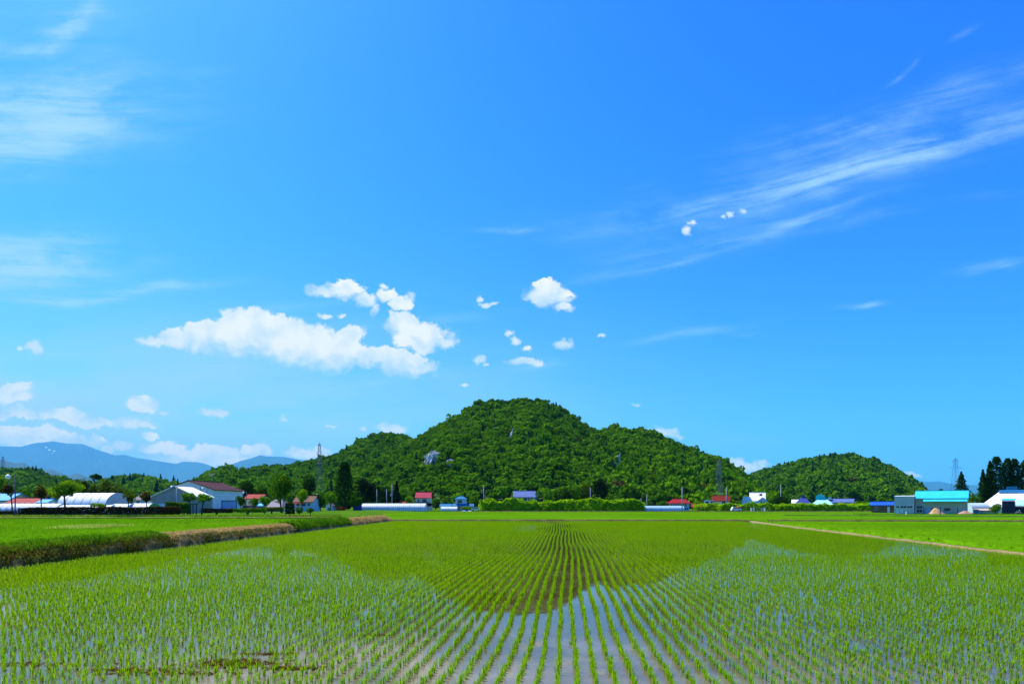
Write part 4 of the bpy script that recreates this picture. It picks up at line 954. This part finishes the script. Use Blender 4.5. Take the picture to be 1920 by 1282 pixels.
tunnel('plastic_tunnel', 'pale gabled tunnel in front of the white barn', 'greenhouse', 1824, 1858, 178, GR_, 942.5, 5.0, mat('pale_film', (.50, .62, .66), .4, .1, .8, stripe=('X', .45, .15)), 0, group='tunnels at the village edge', hoops=4)

# village in the middle
h = House('farmhouse', 'two storey cream house with a crimson roof', 'house', 780, 806, 242, GC, 932, 922.5, 6, CREAM, R_PINK, 'x', .45)
h.win(783, 786, 935, 941).win(792, 800, 935, 941, bars=2); h.pent(777, 810, 943, 948, R_MAR, 1.4); h.box('balcony', 779, 806, 941, 942.4, DARKF, -.9, -.05); h.win(795, 799, 950, 955); h.door(784, 788, 950)
MB().box(h.lx(803), h.lx(811), -1.6, -.004, 0, h.lz(949)).build('porch', GREYW, h.root)
House('farmhouse', 'low roof strip of bright red behind the silvery tunnel', 'house', 722, 757, 246, GC, 945, 940.3, 6, CREAM, R_RED).win(734, 739, 947, 951)
House('shed', 'low shed with a teal roof behind the short bluish tunnel', 'shed', 826, 844, 240, GC, 949, 944.5, 5, PALEB, R_TEAL).door(833, 837, 951)
h = House('farmhouse', 'pale blue two storey house with a teal hipped roof', 'house', 854, 873, 242, GC, 935, 929.7, 5.5, PALEB, R_TEAL, .6, .45)
h.win(858, 866, 937, 943); h.pent(848, 889, 944, 948.5, R_TEAL, 1.6); h.door(858, 862, 950); h.box('side_wing', 873.4, 886, 948, None, PALEB, .1, 4)
h = House('farmhouse', 'brick and cream house with a lavender blue roof behind the orchard', 'house', 964, 1003, 258, GC, 931, 920.3, 8, CREAM, R_SLATE, 'x', .4)
h.win(972, 977, 933, 939).win(982, 988, 933, 939).win(994, 999, 933, 939)
for a in (963.5, 979, 990): h.box('brick_panel', a, a+2.5, 931.6, None, mat('brick', (.22, .09, .05), .9, .2, 3))
h.box('gable_end', 1003.2, 1006.5, 925, None, R_SLATE, 1, 7)
h = House('farmhouse', 'white fronted house with a pink red hipped roof behind the tall pole', 'house', 1254, 1292, 240, GC, 943, 935, 8, PALEB, R_RED, 2.3, .8)
for k in range(7): h.win(1257+k*4.6, 1260+k*4.6, 944.5, 949, frame=WHITE, bars=0)
for k in range(3): h.win(1280+k*4, 1282.8+k*4, 951, 955, frame=WHITE, bars=0)
House('shed', 'long low building with a dull red roof right of the white fronted house', 'shed', 1298, 1344, 250, GC, 950, 944.3, 6, BROWNW, R_RED).win(1306, 1311, 952, 955)
h = House('farmhouse', 'white gabled house with a rust red roof below the right pylon', 'house', 1337, 1367, 262, GC, 938, 929, 7, WHITE, R_RUST, 'x', .5)
h.box('garage_block', 1319.5, 1337, 937.5, None, WHITE, -.6, 4); h.win(1322.5, 1329.5, 939.5, 944, y=-.61, frame=WHITE, bars=0).win(1332.5, 1336.4, 939, 944, y=-.61, frame=WHITE, bars=0); h.win(1354, 1360, 940, 945)
h = House('farmhouse', 'white house with a white roof and blue gables right of the pole', 'house', 1406, 1434, 262, GC, 938, 923.5, 7, WHITE, R_WHITE, 'x', .3)
h.win(1424, 1429, 925.5, 929, y=1.2, bars=0)
MB().prism([(h.lx(1391), 0), (h.lx(1391), h.lz(938)), (h.lx(1394), h.lz(930.5)), (h.lx(1406)-.1, h.lz(930.5)), (h.lx(1406)-.1, 0)], -.8, 4, 'y').build('side_wing', PALEB, h.root)
MB().prism([(h.lx(1419), 0), (h.lx(1419), h.lz(941)), (h.lx(1430), h.lz(932.5)), (h.lx(1442), h.lz(941)), (h.lx(1442), 0)], -3, -.55, 'y').build('front_gable', PALEB, h.root)
for a in (1426, 1431): h.win(a, a+3, 940, 945, y=-3.01, bars=0)
MB().slab([(h.lx(1417), -3.3, h.lz(942)), (h.lx(1430), -3.3, h.lz(932)), (h.lx(1430), -.5, h.lz(932)), (h.lx(1417), -.5, h.lz(942))], .1).slab([(h.lx(1430)+.01, -3.3, h.lz(932)), (h.lx(1444), -3.3, h.lz(942)), (h.lx(1444), -.5, h.lz(942)), (h.lx(1430)+.01, -.5, h.lz(932))], .1).build('front_roof', R_SKY, h.root)
House('shed', 'small shed with a white roof left of the indigo gable', 'shed', 1486, 1495, 258, GC, 942, 936.5, 4, WHITE, R_WHITE).door(1489, 1491, 946)
h = House('farmhouse', 'steep indigo blue gable standing behind the right orchard', 'house', 1489, 1522, 250, GC, 946, 931, 8, mat('indigo_wall', (.06, .10, .32), .7, .1, .6), R_IND, .5, .2); h.win(1502, 1508, 948, 952)
MB().box(-.5, .5, 3.4, 4.4, h.zr-.15, h.zr+.5).build('ridge_vent', R_IND, h.root)
h = House('farmhouse', 'house with a wide pale mint roof behind the right orchard', 'house', 1526, 1557, 246, GC, 945.5, 934, 9, PALEB, R_MINT, 1.2, 1.0); h.win(1536, 1542, 948, 953)
MB().prism([(-2.4, h.zr-1.0), (-2.4, h.zr+.9), (-.8, h.zr+1.8), (.9, h.zr+.6), (.9, h.zr-1.0)], 3.2, 6.0, 'y').build('dormer', R_CYAN, h.root)
h = House('long_house', 'long single storey building with a slate blue roof right of the mint roof', 'house', 1556, 1599, 262, GC, 941, 935, 7, PALEB, R_SLATE); h.win(1564, 1571, 943, 946).win(1584, 1591, 943, 946)
MB().box(h.lx(1552), h.lx(1558), 1, 3, h.lz(936), h.lz(931.5)).build('roof_tank', WHITE, h.root)
h = House('shed', 'low brown shed with a bright blue roof left of the lavender building', 'shed', 1634, 1675, 184, GC, 946.5, 941, 6, BROWNW, R_BLUE); h.win(1641, 1646, 950, 955).door(1664, 1668, 950, pane=WHITE)
# right farm buildings
h = House('workshop', 'tall flat fronted lavender grey workshop with a window band', 'workshop', 1676.5, 1714, 168, GR_, 931.5, 930, 9, LAV, FRAME, 'flat', .05)
for a, b in ((1680, 1686), (1688, 1700), (1701, 1711)): h.win(a, b, 948, 952, bars=1, frame=WHITE)
for a in (1680, 1688, 1695.5, 1702, 1707): h.door(a, a+5 if a < 1700 else a+3.6, 954, pane=PALEB if a < 1695 else LAV, bars=0)
h = House('warehouse', 'long warehouse with a cyan metal roof in two steps', 'warehouse', 1716, 1812, 165, GR_, 933.5, 920.5, 9, GREYW, R_CYAN, 'x', .35)
h.pent(1731, 1813, 934.6, 939.5, R_CYAN, 1.4); h.win(1718, 1729, 948, 953, bars=1).win(1718, 1729, 955, 960, bars=1)
for a, b in ((1747, 1757), (1771, 1781)): h.win(a, b, 952.5, 956.5, frame=DARKF)
h.box('blue_panel', 1732, 1746, 950.5, None, mat('panel_blue', (.30, .36, .60), .7, .1, 1)); 
h = House('barn', 'big white roofed barn with a blue ridge cap at the right edge', 'barn', 1834, 2010, 180, GR_, 951, 920, 16, WHITE, R_WHITE, 6.2, .4)
MB().box(-6.4, 6.4, 6.6, 9.4, h.zr-.55, h.zr+.30).build('ridge_cap', R_SKY, h.root); MB().prism([(-4.9, h.zr+.2), (-4.6, h.zr+1.3), (-2.4, h.zr+1.3), (-2.1, h.zr+.2)], 6.8, 9.2, 'y').build('roof_vent', R_TEAL, h.root)
h = House('shed', 'narrow navy blue shed with a cyan roof in front of the white barn', 'shed', 1878.5, 1902, 164, GR_, 938.5, 935.5, 5, NAVY, R_CYAN, 'flat', .12); h.win(1884, 1889, 945, 948, frame=DARKF)
h = House('lean_to', 'open shed with a pale teal roof at the right edge', 'shed', 1903.5, 1960, 165, GR_, 949, 938, 6, NAVY, R_MINT, 'flat', .1); h.win(1912, 1920, 950, 952, frame=DARKF)
h = House('shed', 'low shed with a beige roof before the pale tunnel', 'shed', 1826, 1870, 166, GR_, 957, 953.3, 4, GREYW, mat('beige_roof', (.42, .36, .29), .7, .15, 1, stripe=('X', 2.2, .15)), 'x', .2); h.door(1834, 1840, 958, pane=PALEB)

# ------------------------------------------------------------------ poles, lamps, pylons
STEELB = mat('blue_grey_steel', (.05, .07, .13), .5, .15, 1.5); CONC = mat('pole_concrete', (.34, .36, .38), .9, .12, 1.5); GLOBE = mat('milky_globe', (.86, .86, .86), .25, .03, 2, spec=.5)
def lamp_proto():
    t = thing('street_lamp', 'dark post with a white globe on a side arm at the far left', 'street lamp', (0, 0, 0), 0, 'globe lamps along the road')
    MB().tube([(0, 0, -.2), (0, 0, .9), (0, 0, 1.0), (0, 0, 6.6)], [.15, .15, .10, .075], 10).build('pole', STEELB, t, True)
    MB().tube([(0, 0, 4.9), (-1.13, 0, 4.9), (-1.13, 0, 5.9)], .035, 6).build('arm', STEELB, t)
    MB().sphere((-1.13, 0, 6.2), .37).build('globe', GLOBE, t, True)
    MB().tube([(-1.13, 0, 5.78), (-1.13, 0, 5.92)], .13, 8).build('collar', STEELB, t)
    return t
LP = lamp_proto()
for i, (px, Y, top, lb) in enumerate(((28.5, 103, 889, None), (331, 146, 910, 'globe lamp in front of the grey gabled shed'), (462.5, 186, 921, 'globe lamp at the right corner of the maroon roofed hall'),
                                  (600, 232, 925, 'globe lamp between the pylon and the conical tree'), (388, 158, 913, 'globe lamp in front of the gable of the maroon roofed hall'))):
    o = LP if i == 0 else copy_tree(LP)
    if lb: o['label'] = lb
    o.location = (X(px, Y), Y, GL); k = (Z(top, Y)-GL)/6.6; o.scale = (k, k, k)
def pole(px, Y, top, g, label, arms=(), can=False, group='utility poles'):
    t = thing('utility_pole', label, 'utility pole', (X(px, Y), Y, g), 0, group); H_ = Z(top, Y)-g
    MB().tube([(0, 0, -.2), (0, 0, H_)], [.19, .11], 10).build('pole', CONC, t, True)
    for k, py in enumerate(arms or (top+2.5,)):
        z = Z(py, Y)-g
        m = MB().box(-1.0, .25, -.17, -.10, z-.05, z+.05)
        for x_ in (-.9, -.5, .15): m.tube([(x_, -.135, z+.05), (x_, -.135, z+.28)], .05, 6)
        m.build('crossarm', STEELB, t)
    if can: MB().tube([(-.42, 0, H_*.55), (-.42, 0, H_*.55+.8)], .24, 10).build('transformer', CONC, t)
    return t
pole(907, 232, 911, GC, 'tallest pole with two crossarms left of the orchard', (915, 925))
pole(706.6, 236, 917, .3, 'slim pole behind the silvery tunnel, leftmost of three'); pole(725, 238, 917, .3, 'slim pole between two others behind the silvery tunnel'); pole(735, 234, 907, .3, 'blue grey pole with a transformer behind the silvery tunnel', can=True)
pole(1107, 240, 914, GC, 'pole rising from the middle of the orchard'); pole(1202, 246, 934, GC, 'short pole at the right end of the orchard'); pole(1213, 246, 927, GC, 'taller slim pole just right of the orchard')
pole(1279, 205, 913, .15, 'dark pole standing before the pink red hipped roof'); pole(1362, 236, 914, GC, 'pole in front of the rust red roof'); pole(1464, 252, 909, GC, 'pole above the dark bushy tree left of the indigo gable')
pole(331.5, 138, 911, GL, 'dark pole before the white roof of the grey shed'); pole(265, 136, 925, GL, 'short pole before the dark blue hipped roof')
PYL = mat('galvanised_steel', (.10, .12, .19), .45, .12, .8)
def pylon(px, Y, top, g, w0, w1, arms, label, tip=None, waist=None):
    t = thing('pylon', label, 'pylon', (X(px, Y), Y, g)); H_ = Z(top, Y)-g
    wd = lambda z: w0+(w1-w0)*min(1, (z/H_)*1.12)
    th = max(.055, .00012*Y)
    lg = MB()
    for sx in (-1, 1):
        for sy in (-1, 1): lg.tube([(sx*wd(z)/2, sy*wd(z)/2, z) for z in np.linspace(-.3, H_*.97, 6)], th*1.5, 5)
    lg.build('legs', PYL, t)
    br = MB(); n = 8; zs = H_*.97*(1-(1-np.linspace(0, 1, n+1))**1.35)
    for a, b in zip(zs[:-1], zs[1:]):
        A, B = wd(a)/2, wd(b)/2
        for (p, q) in (((-A, -A), (B, -B)), ((A, -A), (-B, -B)), ((-A, A), (B, B)), ((A, A), (-B, B)), ((A, -A), (B, B)), ((-A, A), (-B, -B))):
            br.tube([(p[0], p[1], a), (q[0], q[1], b)], th*.55, 4, False)
        br.tube([(-B, -B, b), (B, -B, b)], th*.8, 4, False)
    br.build('bracing', PYL, t)
    for (py, hw) in arms:
        z = Z(py, Y)-g; L_ = hw*Y/F; m = MB()
        m.tube([(-L_, 0, z), (L_, 0, z)], th*1.1, 5); m.tube([(-L_, 0, z), (0, 0, z+L_*.28+.5), (L_, 0, z)], th*.8, 4)
        for x_ in (-L_, -L_*.6, L_*.6, L_): m.tube([(x_, 0, z), (x_, 0, z-1.2)], th*1.2, 5)
        m.build('crossarm', PYL, t)
    m = MB().tube([(0, 0, H_*.94), (0, 0, H_)], th*2.0, 6); m.build('tip', tip or PYL, t)
    return t
ORANGE = mat('warning_orange', (.60, .16, .03), .6, .1, 1)
pylon(599, 318, 828, GC, 4.6, .9, ((848, 5), (858, 5.5), (868, 6)), 'tallest lattice pylon on the left before the hill')
pylon(1348, 300, 859, GC, 3.6, .9, ((873, 5), (881, 8), (888, 7)), 'lattice pylon with an orange tip before the right shoulder of the hill', ORANGE)
pylon(1791.5, 620, 857, .0, 7.5, 2.0, ((864, 6), (877, 12)), 'pale distant pylon above the cyan roof', mat('tip_pink', (.45, .18, .15), .6, .1, 1))
pylon(5.5, 1150, 855, 60, 7, 1.6, ((862, 3), (867, 4)), 'tiny far pylon on the ridge at the left edge')

# ------------------------------------------------------------------ small things
SAND = mat('ochre_sand', (.46, .28, .13), .95, .2, 2.0, .8); SAND2 = mat('pinkish_soil', (.34, .20, .13), .95, .25, 2.0, .8)
def heap(name, label, px0, px1, Y, top, m_, seed, skew=0.):
    w = (px1-px0)/2*Y/F; H_ = Z(top, Y)-GR_; rr, aa = np.meshgrid(np.linspace(0, 1, 14), np.linspace(0, 2*math.pi, 33))
    k = 1+.30*fbm(np.cos(aa)*1.5+seed, np.sin(aa)*1.5+rr, 3, seed)
    z = H_*(np.cos(np.clip(rr, 0, 1)*math.pi)*.5+.5)**.85*(1+.2*fbm(aa*2+seed, rr*4, 3, seed))-.03
    P3 = np.stack([w*rr*k*np.cos(aa)+skew*z, w*.8*rr*k*np.sin(aa), z], -1); P3[-1] = P3[0]
    o = grid_mesh(name, P3, m_); o.location = (X((px0+px1)/2, Y), Y, GR_); tag(o, label, 'heap'); return o
heap('sand_heap', 'tall ochre sand heap before the cyan roofed warehouse', 1741, 1774, 158, 952, SAND, 3, -.3)
heap('soil_heap', 'low pinkish soil heap at the right end of the warehouse', 1793, 1826, 158, 957, SAND2, 5)
POSTM = mat('stake_blue', (.05, .06, .16), .7, .2, 2)
for px, top, ln, lb in ((1733, 949, .32, 'leaning dark stake at the left end of the lower cyan roof'), (1763, 950, 0, 'upright dark stake beside the tall sand heap'), (1794.5, 951, -.06, 'dark stake by the low soil heap')):
    Y = 156; H_ = Z(top, Y)-GR_; o = MB().tube([(-ln, 0, H_), (ln*.4, 0, -.2)], [.10, .12], 8).sphere((-ln, 0, H_), .11, 8, 6).build('stake', POSTM)
    o.location = (X(px, Y), Y, GR_); tag(o, lb, 'stake', 'stakes before the warehouse')
o = MB().tube([(0, 0, -.1), (.05, 0, .55)], [.16, .10], 8).sphere((.05, 0, .62), .14, 8, 6).build('marker_post', WHITE); o.location = (X(1699, 152), 152, .15); tag(o, 'small white marker post in the grass before the lavender workshop', 'marker post')
GRAVES = mat('white_plastic', (.78, .79, .80), .5, .06, 1)
for px, lb in ((1409, 'white upright post left of the wire rack by the right orchard'), (1434, 'white upright post right of the wire rack by the right orchard')):
    o = MB().box(-.22, .22, -.2, .2, 0, 1.1).box(-.27, .27, -.25, .25, 1.1, 1.22).build('white_post', GRAVES); o.location = (X(px, 219), 219, GC); tag(o, lb, 'post')
rk = thing('rack', 'pale frame rack standing between the two white posts', 'rack', (X(1421, 219), 219, GC))
f = MB()
for x_ in (-1.35, 1.35):
    for y_ in (-.4, .4): f.box(x_-.05, x_+.05, y_-.05, y_+.05, 0, 1.15)
f.build('frame', GRAVES, rk); MB().box(-1.4, 1.4, -.45, .45, 1.153, 1.21).build('top', mat('pale_board', (.50, .48, .36), .8, .15, 1), rk)
def tarp(name, label, px0, px1, Y, top, m_, seed):
    w = (px1-px0)/2*Y/F; H_ = Z(top, Y)-GC; uu, vv = np.meshgrid(np.linspace(-1, 1, 22), np.linspace(-1, 1, 16))
    z = H_*np.clip(1-np.abs(uu)**3, 0, 1)**.6*np.clip(1-np.abs(vv)**3, 0, 1)**.6*(.85+.4*fbm(uu*2+seed, vv*2, 3, seed)); 
    o = grid_mesh(name, np.stack([uu*w, vv*.9, z-.02], -1), m_); o.location = (X((px0+px1)/2, Y), Y, GC); tag(o, label, 'tarp', 'covered heaps at the field edge')
tarp('tarp_heap', 'low heap under a light blue tarp left of the orchard', 866, 875, 216, 955.8, mat('blue_tarp', (.03, .28, .58), .4, .1, 1), 1)
tarp('tarp_heap', 'low heap under a pale cream cover left of the orchard', 875.5, 885, 216, 956.6, mat('cream_tarp', (.66, .60, .48), .5, .1, 1), 2)
# blue fence left of the silvery tunnel
fe = thing('sheet_fence', 'deep blue sheet fence left of the silvery tunnel', 'fence', (X(670, 205), 205, .4)); w = 8*205/F
FB = mat('fence_blue', (.03, .06, .38), .5, .15, 1, stripe=('X', 3.0, .25)); MB().box(-w, w, 0, .06, .05, 1.9).build('panel', FB, fe)
for x_ in (-w, 0, w): MB().tube([(x_, .12, 0), (x_, .12, 2.0)], .05, 6).build('post', STEELB, fe)
# vehicles
TYRE = mat('tyre', (.015, .015, .017), .8, .1, 3)
def van(name, label, cat, px, Y, g, length, height, body, rz=0, pickup=False, load=None):
    t = thing(name, label, cat, (X(px, Y), Y, g), rz); L_, W2, H_ = length/2, .72, height
    if pickup: prof = [(-L_, .35), (-L_, .95), (.25*L_, .95), (.28*L_, H_), (.68*L_, H_), (.93*L_, .95), (L_, .75), (L_, .35)]
    else: prof = [(-L_, .32), (-L_, .95), (-.93*L_, H_*.94), (-.86*L_, H_), (.45*L_, H_), (.60*L_, H_*.95), (.88*L_, .98), (L_, .82), (L_, .32)]
    MB().prism(prof, -W2, W2, 'y').build('body', body, t)
    for sy in (-1, 1):
        y0 = sy*(W2+.006); g_ = MB()
        a, b = ((.32*L_, .74*L_) if pickup else (-.86*L_, .64*L_))
        g_.add([(a, y0, .98), (b+.1*L_, y0, .98), (b-.04*L_, y0, H_*.92), (a+.02, y0, H_*.92)], [(0, 1, 2, 3)])
        g_.build('window', DARKG, t)
    for sx in (-.62, .62):
        for sy in (-1, 1):
            wl = MB().tube([(sx*L_, sy*(W2-.16), .30), (sx*L_, sy*(W2+.03), .30)], .30, 16).build('wheel', TYRE, t)
            MB().tube([(sx*L_, sy*(W2+.031), .30), (sx*L_, sy*(W2+.045), .30)], .17, 12).build('rim', FRAME, wl)
    for sy in (-.5, .5): MB().box(L_-.03, L_+.03, sy-.13, sy+.13, .62, .80).build('headlight', GLOBE, t)
    if load: MB().box(-L_*.95, L_*.2, -W2*.9, W2*.9, .96, 1.45).sphere((-L_*.4, 0, 1.45), (.5, .5, .28), 10, 6).build('load', load, t)
    return t
van('parked_van', 'red boxy van parked behind the third street lamp', 'van', 466, 156, GL, 3.4, 1.7, mat('red_paint', (.50, .015, .03), .3, .04, 1, spec=.5), math.radians(180))
van('parked_car', 'small white car left of the orchard row', 'car', 892.5, 226, GC, 3.2, 1.5, mat('car_white', (.80, .81, .82), .3, .03, 1, spec=.5))
van('pickup_truck', 'small white pickup with an orange load before the right orchard', 'pickup truck', 1380, 219, GC, 3.3, 1.55, mat('truck_white', (.82, .82, .80), .35, .03, 1, spec=.5), math.radians(180), True, ORANGE)
# bicycle in front of the open shed
bk = thing('bicycle', 'pale bicycle leaning in front of the open teal roofed shed', 'bicycle', (X(1909, 161.5), 161.5, GR_+.02), math.radians(-12))
for x_ in (-.52, .52):
    rg = MB(); rg.tube([(x_+.33*math.cos(a), 0, .34+.33*math.sin(a)) for a in np.linspace(0, 2*math.pi, 21)], .025, 5, False); wl = rg.build('wheel', TYRE, bk)
    sp_ = MB()
    for a in np.linspace(0, math.pi, 6, endpoint=False): sp_.tube([(x_-.32*math.cos(a), 0, .34-.32*math.sin(a)), (x_+.32*math.cos(a), 0, .34+.32*math.sin(a))], .006, 4)
    sp_.build('spokes', FRAME, wl)
fr = MB()
for p in ([(-.52, 0, .34), (-.05, 0, .32), (.38, 0, .84), (-.22, 0, .82), (-.05, 0, .32)], [(-.52, 0, .34), (-.20, 0, .80)], [(.52, 0, .34), (.36, 0, .98)]): fr.tube(p, .028, 6)
fr.build('frame', GRAVES, bk); MB().tube([(.22, -.26, 1.02), (.37, 0, .99), (.22, .26, 1.02)], .02, 6).build('handlebar', FRAME, bk); MB().sphere((-.24, 0, .93), (.15, .08, .05), 10, 6).build('saddle', TYRE, bk)
# verge grass in front of the left hedge and along the village edge
def verge(label, n, y0, y1, px0, px1, g, hr, cols, seed):
    r = np.random.default_rng(seed); y = r.uniform(y0, y1, n); px = r.uniform(px0, px1, n); x = X(px, y)
    t = np.clip(fbm(x*.15, y*.3, 3, seed)*1.5+.5, 0, .999)*(len(cols)-1); i = t.astype(int); f = (t-i)[:, None]; c = np.array(cols)[i]*(1-f)+np.array(cols)[i+1]*f
    q, cc = blades(np.stack([x, y, np.full(n, g-.03)], -1), r.uniform(hr[0], hr[1], n), r.uniform(0, 6.28, n), np.clip(r.normal(.3, .2, n), 0, .8), r.uniform(.05, .14, n), c*r.uniform(.7, 1.3, (n, 1)))
    tag(quads('verge_grass', q, cc, GRASS), label, 'grass', kind='stuff')
verge('rough grass verge under the long dark hedge', 12000, 99, 104, -40, 640, GL, (.15, .5), GR+[(.16, .13, .05)], 71)
verge('grass strip along the foot of the village', 12000, 207, 224, 640, 1330, .1, (.15, .4), GR, 72)
verge('grass strip before the right farm buildings', 9000, 150, 162, 1600, 1960, .12, (.12, .35), GR, 73)

# ------------------------------------------------------------------ haze
hm = bpy.data.materials.new('haze'); hm.use_nodes = True
hn = hm.node_tree.nodes; hn.remove(hn['Principled BSDF'])
pv = hn.new('ShaderNodeVolumePrincipled'); pv.inputs['Density'].default_value = 2.5e-5; pv.inputs['Color'].default_value = (.12, .56, 1.0, 1)
hm.node_tree.links.new(pv.outputs[0], hn['Material Output'].inputs['Volume'])
hb = MB().box(-38000, 38000, -160, 46000, -1.6, 3680)
haze = hb.build('haze', hm); tag(haze, kind='stuff')
